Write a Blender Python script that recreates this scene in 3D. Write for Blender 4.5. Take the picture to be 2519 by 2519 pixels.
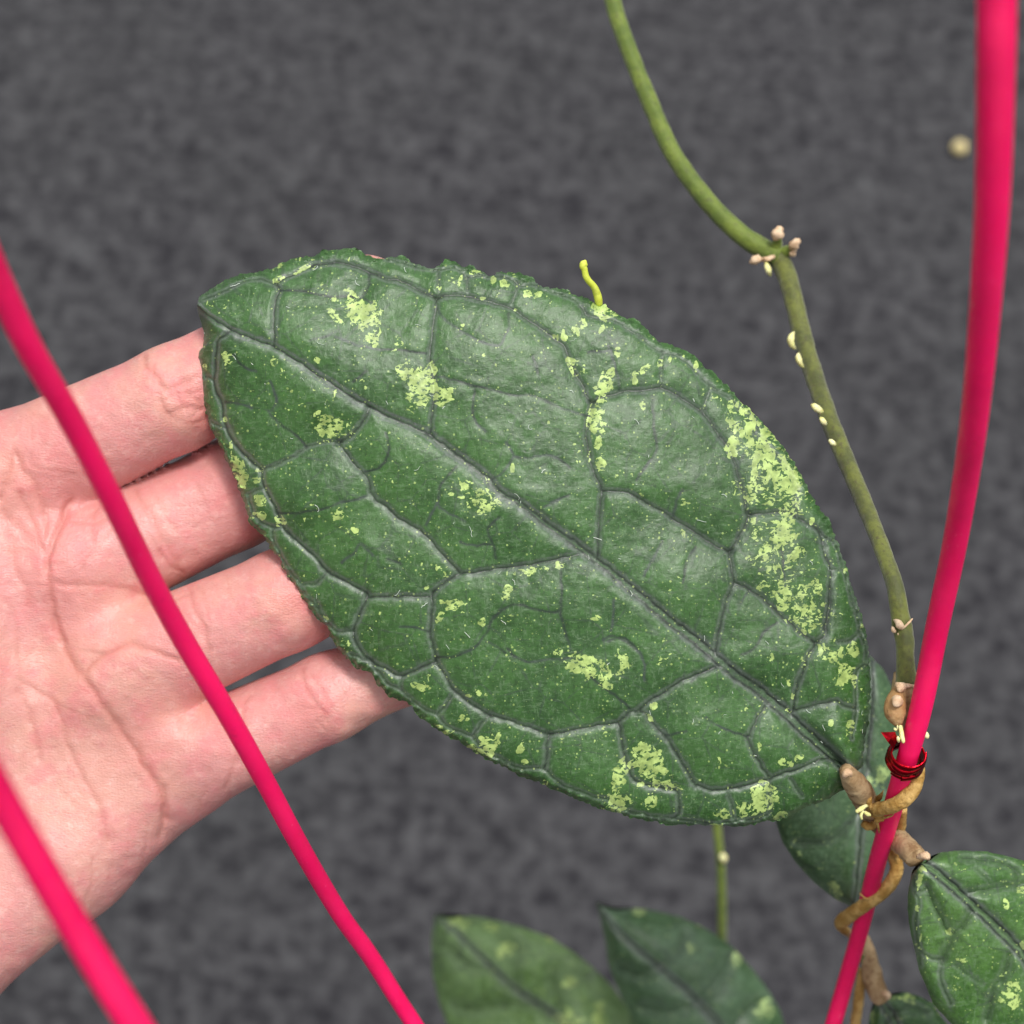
import bpy, math, random
import numpy as np
from mathutils import Vector, Matrix

random.seed(7)
rng = np.random.default_rng(11)
for o in list(bpy.data.objects):
    bpy.data.objects.remove(o)
scene = bpy.context.scene
coll = scene.collection

# ------------------------------------------------------------------ camera
PITCH = math.radians(62)          # the phone looks down past the hanging plant to the ground mat
CAM = np.array([0.0, 0.0, 0.80])
SPAN = 0.164                      # metres of the scene across the frame at the focus distance
FOCUS = 0.300
F = np.array([0, math.cos(PITCH), -math.sin(PITCH)])
U = np.array([0, math.sin(PITCH), math.cos(PITCH)])
R = np.array([1.0, 0, 0])
cd = bpy.data.cameras.new('camera')
cd.lens = 50.0
cd.sensor_width = 50.0 * SPAN / FOCUS
cd.sensor_fit = 'HORIZONTAL'
cd.clip_start = 0.005
cd.clip_end = 50
cd.dof.use_dof = True
cd.dof.focus_distance = 0.303
cd.dof.aperture_fstop = 50.0 / 3.7
cam = bpy.data.objects.new('camera', cd)
cam.location = CAM
cam.rotation_euler = (math.pi / 2 - PITCH, 0, 0)
coll.objects.link(cam)
scene.camera = cam

# ------------------------------------------------------------------ light
SUN_CAM = np.array([0.16, 0.50, 0.85])
sd = SUN_CAM[0] * R + SUN_CAM[1] * U - SUN_CAM[2] * F
sd /= np.linalg.norm(sd)
world = bpy.data.worlds.new('World')
scene.world = world
world.use_nodes = True
wn = world.node_tree
wn.nodes.clear()
sky = wn.nodes.new('ShaderNodeTexSky')
sky.sky_type = 'NISHITA'
sky.sun_disc = False
sky.sun_elevation = math.asin(sd[2])
sky.sun_rotation = math.atan2(sd[0], sd[1])
sky.dust_density = 4.0
hs = wn.nodes.new('ShaderNodeHueSaturation')
hs.inputs['Saturation'].default_value = 0.16     # an even, bright, nearly white overcast
bg = wn.nodes.new('ShaderNodeBackground')
bg.inputs['Strength'].default_value = 0.12
wo = wn.nodes.new('ShaderNodeOutputWorld')
wn.links.new(sky.outputs[0], hs.inputs['Color'])
wn.links.new(hs.outputs[0], bg.inputs['Color'])
wn.links.new(bg.outputs[0], wo.inputs[0])
sl = bpy.data.lights.new('sun', 'SUN')
sl.energy = 1.5
sl.angle = math.radians(12)
sl.color = (1.0, 0.97, 0.93)
so = bpy.data.objects.new('sun', sl)
so.rotation_euler = Vector(sd).to_track_quat('Z', 'Y').to_euler()
coll.objects.link(so)

vs = scene.view_settings
vs.view_transform = 'Standard'
vs.look = 'None'
vs.exposure = 0.75
vs.gamma = 1.0
vs.use_curve_mapping = False
scene.render.engine = 'CYCLES'
scene.cycles.use_denoising = True
scene.cycles.max_bounces = 6
scene.cycles.sample_clamp_indirect = 4.0

# ------------------------------------------------------------------ helpers
S = SPAN / 2519.0                 # metres per photo pixel at the focus distance
OV = 2519.0 / 1932.0
TAGS = {'A': (450, 580, 500), 'B': (950, 580, 500), 'C': (1400, 700, 500), 'D': (450, 1000, 500),
        'E': (900, 1050, 500), 'F': (1350, 1150, 500), 'G': (750, 1450, 500), 'H': (1250, 1550, 500),
        'I': (1700, 1450, 500), 'J': (1800, 500, 1000), 'K': (1950, 1850, 569), 'L': (2019, 1500, 400),
        'M': (0, 700, 1000), 'P': (2100, 2050, 419), 'Q': (1000, 2100, 960), 'R': (1900, 2250, 619),
        'O': (0, 0, 2519), 'T': (1750, 1150, 400), 'X': (1500, 1850, 550), 'Y': (0, 1050, 450)}
N_SC = 900 / 1706.0


def px(tag, x, y):
    if tag == 'N':
        return (x * N_SC, 1500 + y * N_SC)
    x0, y0, w = TAGS[tag]
    return (x0 + x * w / 1932.0, y0 + y * w / 1932.0)


def tsc(tag):
    return N_SC if tag == 'N' else TAGS[tag][2] / 1932.0


def pl(s):
    """'A 12,34 56,78 B 1,2' -> surveyed polyline"""
    out, tag = [], 'O'
    for w in s.split():
        if ',' not in w:
            tag = w
        else:
            a, b = w.split(',')
            out.append(px(tag, float(a), float(b)))
    return np.array(out)


def world_pt(nx, ny, d):
    """surveyed direction + distance (mm along the view axis) -> world metres"""
    nx, ny, d = np.asarray(nx, float), np.asarray(ny, float), np.asarray(d, float)
    k = d / 300.0 * S
    x = (nx - 1259.5) * k
    y = -(ny - 1259.5) * k
    return CAM + x[..., None] * R + y[..., None] * U + (d / 1000.0)[..., None] * F


def cat_rom(P, n):
    P = np.asarray(P, float)
    if len(P) < 3:
        t = np.linspace(0, 1, n)[:, None]
        return P[0] * (1 - t) + P[-1] * t
    Q = np.vstack([2 * P[0] - P[1], P, 2 * P[-1] - P[-2]])
    m = len(P) - 1
    u = np.linspace(0, m - 1e-6, n)
    i = u.astype(int)
    t = (u - i)[:, None]
    p0, p1, p2, p3 = Q[i], Q[i + 1], Q[i + 2], Q[i + 3]
    return 0.5 * (2 * p1 + (p2 - p0) * t + (2 * p0 - 5 * p1 + 4 * p2 - p3) * t ** 2 + (3 * p1 - p0 - 3 * p2 + p3) * t ** 3)


def resample(P, n, smooth=False):
    P = np.asarray(P, float)
    if smooth:
        P = cat_rom(P, len(P) * 12)
    L = np.r_[0, np.cumsum(np.linalg.norm(np.diff(P, axis=0), axis=1))]
    t = np.linspace(0, L[-1], n)
    return np.stack([np.interp(t, L, P[:, k]) for k in range(P.shape[1])], 1)


class Noise2:
    def __init__(self, seed, n=256):
        self.g = np.random.default_rng(seed).random((n, n))
        self.n = n

    def __call__(self, x, y):
        n = self.n
        xi, yi = np.floor(x).astype(int), np.floor(y).astype(int)
        fx, fy = x - xi, y - yi
        fx = fx * fx * (3 - 2 * fx)
        fy = fy * fy * (3 - 2 * fy)
        g = self.g
        a = g[xi % n, yi % n] * (1 - fx) + g[(xi + 1) % n, yi % n] * fx
        b = g[xi % n, (yi + 1) % n] * (1 - fx) + g[(xi + 1) % n, (yi + 1) % n] * fx
        return (a * (1 - fy) + b * fy) * 2 - 1


def seg_dist(X, Y, P, reach):
    """distance from points to polyline P, exact within reach"""
    D = np.full(X.shape, reach, float)
    for (x0, y0), (x1, y1) in zip(P[:-1], P[1:]):
        m = (X > min(x0, x1) - reach) & (X < max(x0, x1) + reach) & (Y > min(y0, y1) - reach) & (Y < max(y0, y1) + reach)
        if not m.any():
            continue
        xx, yy = X[m], Y[m]
        dx, dy = x1 - x0, y1 - y0
        l2 = dx * dx + dy * dy + 1e-9
        t = np.clip(((xx - x0) * dx + (yy - y0) * dy) / l2, 0, 1)
        d = np.hypot(xx - x0 - t * dx, yy - y0 - t * dy)
        D[m] = np.minimum(D[m], d)
    return D


def mk_mesh(name, V, faces, mat, parent=None, attrs=None, vecs=None, normals=None, smooth=True):
    V = np.asarray(V, np.float32)
    me = bpy.data.meshes.new(name)
    faces = np.asarray(faces, np.int32)
    nf, k = faces.shape
    me.vertices.add(len(V))
    me.vertices.foreach_set('co', V.ravel())
    me.loops.add(nf * k)
    me.loops.foreach_set('vertex_index', faces.ravel())
    me.polygons.add(nf)
    me.polygons.foreach_set('loop_start', np.arange(0, nf * k, k, dtype=np.int32))
    me.polygons.foreach_set('use_smooth', np.full(nf, smooth, bool))
    me.update(calc_edges=True)
    for n, a in (attrs or {}).items():
        at = me.attributes.new(n, 'FLOAT', 'POINT')
        at.data.foreach_set('value', np.asarray(a, np.float32).ravel())
    for n, a in (vecs or {}).items():
        at = me.attributes.new(n, 'FLOAT_VECTOR', 'POINT')
        at.data.foreach_set('vector', np.asarray(a, np.float32).ravel())
    if normals is not None:
        me.normals_split_custom_set_from_vertices(np.asarray(normals, np.float32).tolist())
    me.materials.append(mat)
    return link(name, me, parent)


def link(name, me, parent=None):
    o = bpy.data.objects.new(name, me)
    coll.objects.link(o)
    if parent is not None:
        o.parent = parent
        p, loc = parent, Vector((0, 0, 0))
        while p is not None:
            if p.type == 'EMPTY':
                loc += p.location
            p = p.parent
        o.matrix_parent_inverse = Matrix.Translation(-loc) if parent.type == 'EMPTY' else Matrix()
    return o


def tag(o, label=None, cat=None, group=None, kind=None):
    for k, v in (('label', label), ('category', cat), ('group', group), ('kind', kind)):
        if v:
            o[k] = v
    return o


def empty(name, loc):
    o = bpy.data.objects.new(name, None)
    o.location = loc
    o.empty_display_size = 0.01
    coll.objects.link(o)
    return o


# ------------------------------------------------------------------ material helper
class NT:
    def __init__(self, name):
        self.m = bpy.data.materials.new(name)
        self.m.use_nodes = True
        self.t = self.m.node_tree
        self.t.nodes.clear()
        self.out = self.t.nodes.new('ShaderNodeOutputMaterial')
        self.b = self.t.nodes.new('ShaderNodeBsdfPrincipled')
        self.t.links.new(self.b.outputs[0], self.out.inputs[0])

    def put(self, sock, v):
        if v is None:
            return
        if hasattr(v, 'is_output'):
            self.t.links.new(v, sock)
        else:
            if isinstance(v, (tuple, list)) and len(v) == 3 and sock.type == 'RGBA':
                v = (*v, 1)
            sock.default_value = v

    def attr(self, n, fac=True):
        a = self.t.nodes.new('ShaderNodeAttribute')
        a.attribute_name = n
        return a.outputs['Fac'] if fac else a.outputs['Vector']

    def obj(self):
        return self.t.nodes.new('ShaderNodeTexCoord').outputs['Object']

    def noise(self, vec, scale, detail=2, rough=0.5, dist=0.0, col=False):
        n = self.t.nodes.new('ShaderNodeTexNoise')
        self.put(n.inputs['Vector'], vec)
        n.inputs['Scale'].default_value = scale
        n.inputs['Detail'].default_value = detail
        n.inputs['Roughness'].default_value = rough
        n.inputs['Distortion'].default_value = dist
        return n.outputs['Color' if col else 'Fac']

    def voro(self, vec, scale, out='Distance', feature='F1'):
        n = self.t.nodes.new('ShaderNodeTexVoronoi')
        n.feature = feature
        self.put(n.inputs['Vector'], vec)
        n.inputs['Scale'].default_value = scale
        return n.outputs[out]

    def math(self, op, a, b=None, c=None):
        n = self.t.nodes.new('ShaderNodeMath')
        n.operation = op
        for s, v in zip(n.inputs, (a, b, c)):
            self.put(s, v)
        return n.outputs[0]

    def step(self, v, lo, hi, a=0.0, b=1.0):
        n = self.t.nodes.new('ShaderNodeMapRange')
        n.interpolation_type = 'SMOOTHSTEP'
        for i, q in enumerate((v, lo, hi, a, b)):
            self.put(n.inputs[i], q)
        return n.outputs[0]

    def mix(self, f, a, b, blend='MIX'):
        n = self.t.nodes.new('ShaderNodeMix')
        n.data_type = 'RGBA'
        n.blend_type = blend
        self.put(n.inputs['Factor'], f)
        self.put(n.inputs[6], a)
        self.put(n.inputs[7], b)
        return n.outputs[2]

    def mapping(self, vec, scale=(1, 1, 1), rot=(0, 0, 0)):
        n = self.t.nodes.new('ShaderNodeMapping')
        self.put(n.inputs['Vector'], vec)
        n.inputs['Scale'].default_value = scale
        n.inputs['Rotation'].default_value = rot
        return n.outputs[0]

    def bump(self, h, dist, strength=1.0, prev=None):
        n = self.t.nodes.new('ShaderNodeBump')
        n.inputs['Distance'].default_value = dist
        n.inputs['Strength'].default_value = strength
        self.put(n.inputs['Height'], h)
        if prev is not None:
            self.put(n.inputs['Normal'], prev)
        return n.outputs[0]

    def set(self, **kw):
        for k, v in kw.items():
            self.put(self.b.inputs[k.replace('_', ' ')], v)
        return self.m


def leaf_material(name, g1, g2, splash_col, sheen=0.06, rough=0.43, spec=0.5):
    """dark velvety leaf: fields vein / solid / sparse come from the leaf mesh, pm = flat leaf position in mm"""
    n = NT(name)
    pm = n.attr('pm', False)
    big = n.noise(pm, 0.09, 3, 0.55)
    col = n.mix(n.step(big, 0.35, 0.65), g1, g2)
    mid = n.noise(pm, 0.7, 3, 0.6)
    col = n.mix(n.step(mid, 0.42, 0.72, 0, 0.4), col, tuple(1.6 * c for c in g2))
    # short pale hairs in random directions
    f1 = n.noise(n.mapping(pm, (1.2, 3.4, 1), (0, 0, 0.5)), 0.72, 3, 0.65)
    f2 = n.noise(n.mapping(pm, (3.4, 1.2, 1), (0, 0, 0.35)), 0.72, 3, 0.65)
    fz = n.math('MAXIMUM', f1, f2)
    col = n.mix(n.step(fz, 0.54, 0.68, 0, 0.48), col, (0.11, 0.18, 0.09))
    col = n.mix(n.step(n.math('MINIMUM', f1, f2), 0.45, 0.30, 0, 0.5), col, tuple(0.4 * c for c in g1))
    net = n.voro(n.mapping(pm, (1, 1, 1), (0, 0, 0)), 0.15, 'Distance', 'DISTANCE_TO_EDGE')
    net = n.step(n.math('MULTIPLY_ADD', n.noise(pm, 0.6, 3), 0.10, net), 0.08, 0.045, 0.0, 0.42)
    col = n.mix(net, col, (0.028, 0.042, 0.032))
    # veins are greyer than the blade; their pale flanks paint lit groove walls
    ve = n.attr('vein')
    vj = n.math('MULTIPLY', ve, n.step(n.noise(pm, 2.2, 3, 0.6), 0.25, 0.6, 0.45, 1.0))
    col = n.mix(n.math('MULTIPLY', vj, 0.85), col, n.mix(n.noise(pm, 3.0, 2), (0.08, 0.09, 0.086), (0.19, 0.205, 0.20)))
    col = n.mix(n.math('MULTIPLY', n.attr('fine'), n.step(n.noise(pm, 0.5, 3, 0.6), 0.3, 0.6, 0.6, 1.0)), col, n.mix(n.step(n.noise(pm, 0.12, 2), 0.45, 0.58), (0.010, 0.020, 0.013), (0.030, 0.044, 0.036)))
    col = n.mix(n.math('MULTIPLY', n.attr('core'), n.step(n.noise(pm, 0.9, 3, 0.6), 0.3, 0.55, 0.65, 1.0)), col, (0.013, 0.020, 0.014))  # dark core line paints shade inside the vein grooves
    # cream and lime variegation
    so_ = n.attr('solid')
    jag = n.noise(pm, 0.62, 3, 0.5, 0.6)
    sol = n.step(n.math('MULTIPLY_ADD', n.math('SUBTRACT', jag, 0.5), 3.0, so_), -0.03, 0.05)
    hole = n.step(n.noise(n.mapping(pm, (1, 1.5, 1), (0, 0, 0.7)), 1.5, 2, 0.5), 0.44, 0.46)
    sol = n.math('MULTIPLY', sol, n.math('MAXIMUM', hole, n.step(so_, 0.75, 0.95)))
    so_ = n.attr('solid')
    loc = n.step(n.noise(pm, 0.16, 3, 0.6), 0.52, 0.70, 0.0, 0.52)
    sp = n.math('MAXIMUM', n.attr('sparse'), n.math('MAXIMUM', loc, n.step(so_, -0.6, 0.3, 0.0, 0.62)))
    spn = n.math('MAXIMUM', n.noise(n.mapping(pm, (1.0, 1.6, 1), (0, 0, 0.9)), 1.25, 2, 0.5, 0.5), n.noise(n.mapping(pm, (1.5, 1.0, 1), (0, 0, 0.9)), 0.62, 2, 0.5, 0.4))
    sps = n.step(n.math('MULTIPLY_ADD', sp, 0.27, spn), 0.795, 0.81)
    # loose specks everywhere
    vd = n.voro(pm, 0.42)
    vc = n.voro(pm, 0.42, 'Color')
    rad = n.math('MULTIPLY', n.math('POWER', n.math('FRACT', n.math('MULTIPLY', vc, 7.3)), 3.2), 0.12)
    wob = n.math('MULTIPLY_ADD', n.noise(pm, 2.6, 2), 0.26, -0.11)
    dots = n.step(n.math('SUBTRACT', n.math('ADD', vd, wob), rad), 0.02, -0.01)
    vd2 = n.voro(n.mapping(pm, (1, 1, 1), (0, 0, 0.6)), 1.5)
    vc2 = n.voro(n.mapping(pm, (1, 1, 1), (0, 0, 0.6)), 1.5, 'Color')
    d2 = n.step(n.math('SUBTRACT', vd2, n.math('MULTIPLY', n.math('POWER', n.math('FRACT', n.math('MULTIPLY', vc2, 5.1)), 2.6), 0.30)), 0.02, -0.03)
    fleck = n.step(n.noise(n.mapping(pm, (1, 1.7, 1), (0, 0, 1.2)), 2.6, 2, 0.5), 0.70, 0.745, 0, 0.5)
    dots = n.math('MAXIMUM', dots, n.math('MAXIMUM', n.math('MULTIPLY', d2, 0.6), fleck))
    mask = n.math('MAXIMUM', n.math('MAXIMUM', sol, n.math('MULTIPLY', sps, n.step(sp, 0.02, 0.15))), dots)
    pale = n.mix(n.step(n.noise(pm, 0.45, 3), 0.36, 0.64), tuple(c * 0.72 for c in splash_col), tuple(min(1, c * 1.15 + 0.02) for c in splash_col))
    pale = n.mix(n.math('MULTIPLY', ve, 0.35), pale, (0.4, 0.45, 0.25))
    col = n.mix(n.math('MULTIPLY', mask, n.step(n.noise(pm, 0.9, 3, 0.6), 0.3, 0.6, 0.74, 0.97)), col, pale)
    bmp = n.bump(fz, 0.0002, 0.45)
    bmp = n.bump(mid, 0.0004, 0.08, bmp)
    return n.set(Base_Color=col, Roughness=rough, Specular_IOR_Level=spec, Normal=bmp,
                 Sheen_Weight=sheen, Sheen_Roughness=0.5, Sheen_Tint=(0.85, 0.95, 0.95))


SPL = (0.34, 0.46, 0.125)
M_LEAF = leaf_material('velvet_leaf', (0.017, 0.062, 0.008), (0.032, 0.094, 0.016), SPL)
M_LEAF_R = leaf_material('velvet_leaf_fresh', (0.026, 0.086, 0.008), (0.058, 0.135, 0.024), SPL)
M_LEAF_FAR = leaf_material('lime_leaf', (0.062, 0.14, 0.014), (0.15, 0.25, 0.085), SPL)
M_LEAF_DK = leaf_material('dusky_leaf', (0.022, 0.066, 0.013), (0.06, 0.115, 0.055), (0.26, 0.36, 0.12))


def plain(name, c1, c2, scale, rough=0.5, spec=0.4, bump=0.0002, stretch=(1, 1, 1), sheen=0.0, metal=0.0, c3=None, sss=0):
    n = NT(name)
    v = n.mapping(n.obj(), stretch)
    nz = n.noise(v, scale, 4, 0.6)
    col = n.mix(n.step(nz, 0.35, 0.65), c1, c2)
    if c3:
        col = n.mix(n.step(n.noise(v, scale * 4.5, 3, 0.65), 0.52, 0.68, 0, 0.7), col, c3)
    kw = {}
    if bump:
        kw['Normal'] = n.bump(n.noise(v, scale * 3, 4, 0.65), bump, 0.8)
    if sss:
        kw['Subsurface_Weight'] = sss
        kw['Subsurface_Radius'] = (0.002, 0.001, 0.001)
        kw['Subsurface_Scale'] = 1.0
    return n.set(Base_Color=col, Roughness=rough, Specular_IOR_Level=spec, Sheen_Weight=sheen, Metallic=metal, **kw)


M_STEM = plain('green_stem', (0.075, 0.115, 0.012), (0.13, 0.175, 0.022), 260, 0.6, 0.3, 0.0003, sheen=0.25, c3=(0.075, 0.085, 0.02))
M_STEM2 = plain('olive_stem', (0.062, 0.072, 0.016), (0.12, 0.135, 0.022), 300, 0.6, 0.3, 0.0003, sheen=0.3, c3=(0.06, 0.05, 0.02))
M_BULB = plain('ochre_bark', (0.34, 0.19, 0.075), (0.52, 0.36, 0.19), 190, 0.6, 0.35, 0.0005, c3=(0.24, 0.12, 0.05))
M_WOOD = plain('tan_bark', (0.25, 0.155, 0.07), (0.43, 0.31, 0.175), 160, 0.75, 0.25, 0.0005, c3=(0.17, 0.09, 0.04))
M_GOLD = plain('golden_bark', (0.34, 0.19, 0.045), (0.54, 0.35, 0.12), 420, 0.7, 0.25, 0.0006, c3=(0.22, 0.10, 0.02))
M_SCAR = plain('pale_scar', (0.52, 0.34, 0.20), (0.70, 0.53, 0.36), 500, 0.6, 0.3, 0.0003, c3=(0.45, 0.28, 0.15))
M_NUB = plain('cream_root_tip', (0.62, 0.60, 0.20), (0.80, 0.76, 0.42), 500, 0.5, 0.3, 0.0001, sss=0.2)
M_TENDRIL = plain('lime_tendril', (0.42, 0.48, 0.03), (0.62, 0.68, 0.10), 300, 0.45, 0.4, 0.0001)
n = NT('pink_plastic')
ov = n.obj()
col = n.mix(n.step(n.noise(ov, 35, 4, 0.6), 0.35, 0.65), (0.72, 0.003, 0.092), (0.86, 0.006, 0.116))
col = n.mix(n.step(n.noise(ov, 420, 3, 0.7), 0.60, 0.74, 0, 0.4), col, (0.56, 0.008, 0.075))
col = n.mix(n.step(n.noise(ov, 900, 2, 0.6), 0.68, 0.78, 0, 0.35), col, (0.80, 0.22, 0.33))
M_PINK = n.set(Base_Color=col, Roughness=n.step(n.noise(ov, 160, 4, 0.65), 0.3, 0.7, 0.34, 0.6), Specular_IOR_Level=0.4, Normal=n.bump(n.noise(ov, 260, 4, 0.65), 0.0003, 0.35),
               Subsurface_Weight=0.4, Subsurface_Radius=(0.002, 0.001, 0.001), Subsurface_Scale=1.0)
M_FOIL = plain('red_foil', (0.26, 0.001, 0.006), (0.45, 0.006, 0.016), 300, 0.18, 0.5, 0.00012, metal=0.95)
M_UNDER = plain('leaf_underside', (0.06, 0.13, 0.04), (0.10, 0.18, 0.07), 120, 0.6, 0.3, 0.0003)
M_LINT = plain('white_lint', (0.5, 0.6, 0.5), (0.75, 0.8, 0.72), 300, 0.8, 0.2, 0)
M_PELLET = plain('cream_pellet', (0.50, 0.40, 0.17), (0.62, 0.52, 0.26), 200, 0.7, 0.3, 0.0005)

# ------------------------------------------------------------------ ground mat
n = NT('woven_ground_mat')
ov = n.obj()
a = n.noise(n.mapping(ov, (0.55, 1.0, 1), (0, 0, 0.3)), 175, 3, 0.6, 0.3)
b = n.noise(n.mapping(ov, (1.0, 0.5, 1), (0, 0, 0.15)), 165, 2, 0.6, 0.3)
c = n.noise(ov, 9, 3, 0.6)
e_ = n.noise(ov, 38, 3, 0.6)
w = n.math('ADD', n.math('MULTIPLY', a, 0.50), n.math('ADD', n.math('MULTIPLY', b, 0.38), n.math('MULTIPLY', e_, 0.12)))
col = n.mix(n.step(w, 0.34, 0.66), (0.011, 0.0105, 0.0135), (0.060, 0.0595, 0.063))
col = n.mix(n.step(c, 0.3, 0.7, 0, 0.2), col, (0.030, 0.031, 0.031))
col = n.mix(n.step(n.noise(ov, 30, 2, 0.5), 0.68, 0.78, 0, 0.5), col, (0.11, 0.112, 0.115))
M_GROUND = n.set(Base_Color=col, Roughness=0.9, Specular_IOR_Level=0.2, Normal=n.bump(w, 0.003, 0.5))
gn = 90
gx, gy = np.meshgrid(np.linspace(-3, 3, gn), np.linspace(-2.5, 3.5, gn), indexing='ij')
nz = Noise2(5)
gz = 0.0025 * nz(gx * 7, gy * 7) + 0.001 * nz(gx * 23, gy * 23)
idx = np.arange(gn * gn).reshape(gn, gn)
gf = np.stack([idx[:-1, :-1], idx[1:, :-1], idx[1:, 1:], idx[:-1, 1:]], -1).reshape(-1, 4)
ground = mk_mesh('ground', np.stack([gx, gy, gz], -1).reshape(-1, 3), gf, M_GROUND)
tag(ground, 'dark grey mottled ground mat far below the plant', kind='structure')


# ------------------------------------------------------------------ tubes
def tube_geo(pts, seg=14, n=None, rough=0.0, seed=1, closed_ends=True, flat=1.0):
    """pts rows: photo x, photo y, distance mm, apparent width px"""
    P = np.asarray(pts, float)
    n = n or max(8, 10 * (len(P) - 1))
    Q = cat_rom(P, n)
    C = world_pt(Q[:, 0], Q[:, 1], Q[:, 2])
    rad = np.maximum(Q[:, 3], 0.4) * 0.5 * S * Q[:, 2] / 300.0
    T = np.gradient(C, axis=0)
    T /= np.linalg.norm(T, axis=1)[:, None] + 1e-12
    ref = -F
    N1 = np.cross(T, ref)
    N1 /= np.linalg.norm(N1, axis=1)[:, None] + 1e-12
    N2 = np.cross(T, N1)
    an = np.linspace(0, 2 * np.pi, seg, endpoint=False)
    nz = Noise2(seed)
    L = np.r_[0, np.cumsum(np.linalg.norm(np.diff(C, axis=0), axis=1))] / (rad.mean() + 1e-9)
    rr = rad[:, None] * (1 + rough * nz(L[:, None] * 0.9 + 3, 5 + 2.2 * np.cos(an)[None] + 0 * L[:, None])
                         + 0.6 * rough * nz(L[:, None] * 2.7, 9 + 4 * np.sin(an + 0.4)[None] + 0 * L[:, None]))
    V = C[:, None] + rr[..., None] * (np.cos(an)[None, :, None] * N1[:, None] + flat * np.sin(an)[None, :, None] * N2[:, None])
    V = V.reshape(-1, 3)
    i = np.arange(n - 1)[:, None] * seg
    j = np.arange(seg)[None]
    j2 = (j + 1) % seg
    Fq = np.stack([i + j, i + j2, i + seg + j2, i + seg + j], -1).reshape(-1, 4)
    if closed_ends:
        k = len(V)
        V = np.vstack([V, C[0] - T[0] * rad[0] * 0.4, C[-1] + T[-1] * rad[-1] * 0.4])
        jj = np.arange(seg)
        c0 = np.stack([jj * 0 + k, (jj + 1) % seg, jj, jj * 0 + k], -1)
        e = (n - 1) * seg
        c1 = np.stack([jj * 0 + k + 1, e + jj, e + (jj + 1) % seg, jj * 0 + k + 1], -1)
        caps = np.vstack([c0, c1])[:, :3]
        tri = caps
    else:
        tri = np.zeros((0, 3), int)
    return V, Fq, tri


def mesh_mixed(name, V, quads, tris, mat, parent):
    me = bpy.data.meshes.new(name)
    V = np.asarray(V, np.float32)
    me.vertices.add(len(V))
    me.vertices.foreach_set('co', V.ravel())
    nq, nt = len(quads), len(tris)
    me.loops.add(nq * 4 + nt * 3)
    me.loops.foreach_set('vertex_index', np.r_[np.ravel(quads), np.ravel(tris)].astype(np.int32))
    me.polygons.add(nq + nt)
    st = np.r_[np.arange(nq) * 4, nq * 4 + np.arange(nt) * 3].astype(np.int32)
    me.polygons.foreach_set('loop_start', st)
    me.polygons.foreach_set('use_smooth', np.ones(nq + nt, bool))
    me.update(calc_edges=True)
    me.validate()
    me.materials.append(mat)
    return link(name, me, parent)


def tube(name, pts, mat, parent=None, **kw):
    V, q, t = tube_geo(pts, **kw)
    return mesh_mixed(name, V, q, t, mat, parent)


def tp(spec):
    """'K 430,170,305,110 ...' -> rows photo x, y, distance, width px"""
    out, tg = [], 'O'
    for w_ in spec.split():
        if ',' not in w_:
            tg = w_
        else:
            v = [float(q) for q in w_.split(',')]
            x, y = px(tg, v[0], v[1])
            out.append((x, y, v[2], v[3] * tsc(tg)))
    return out


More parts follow.
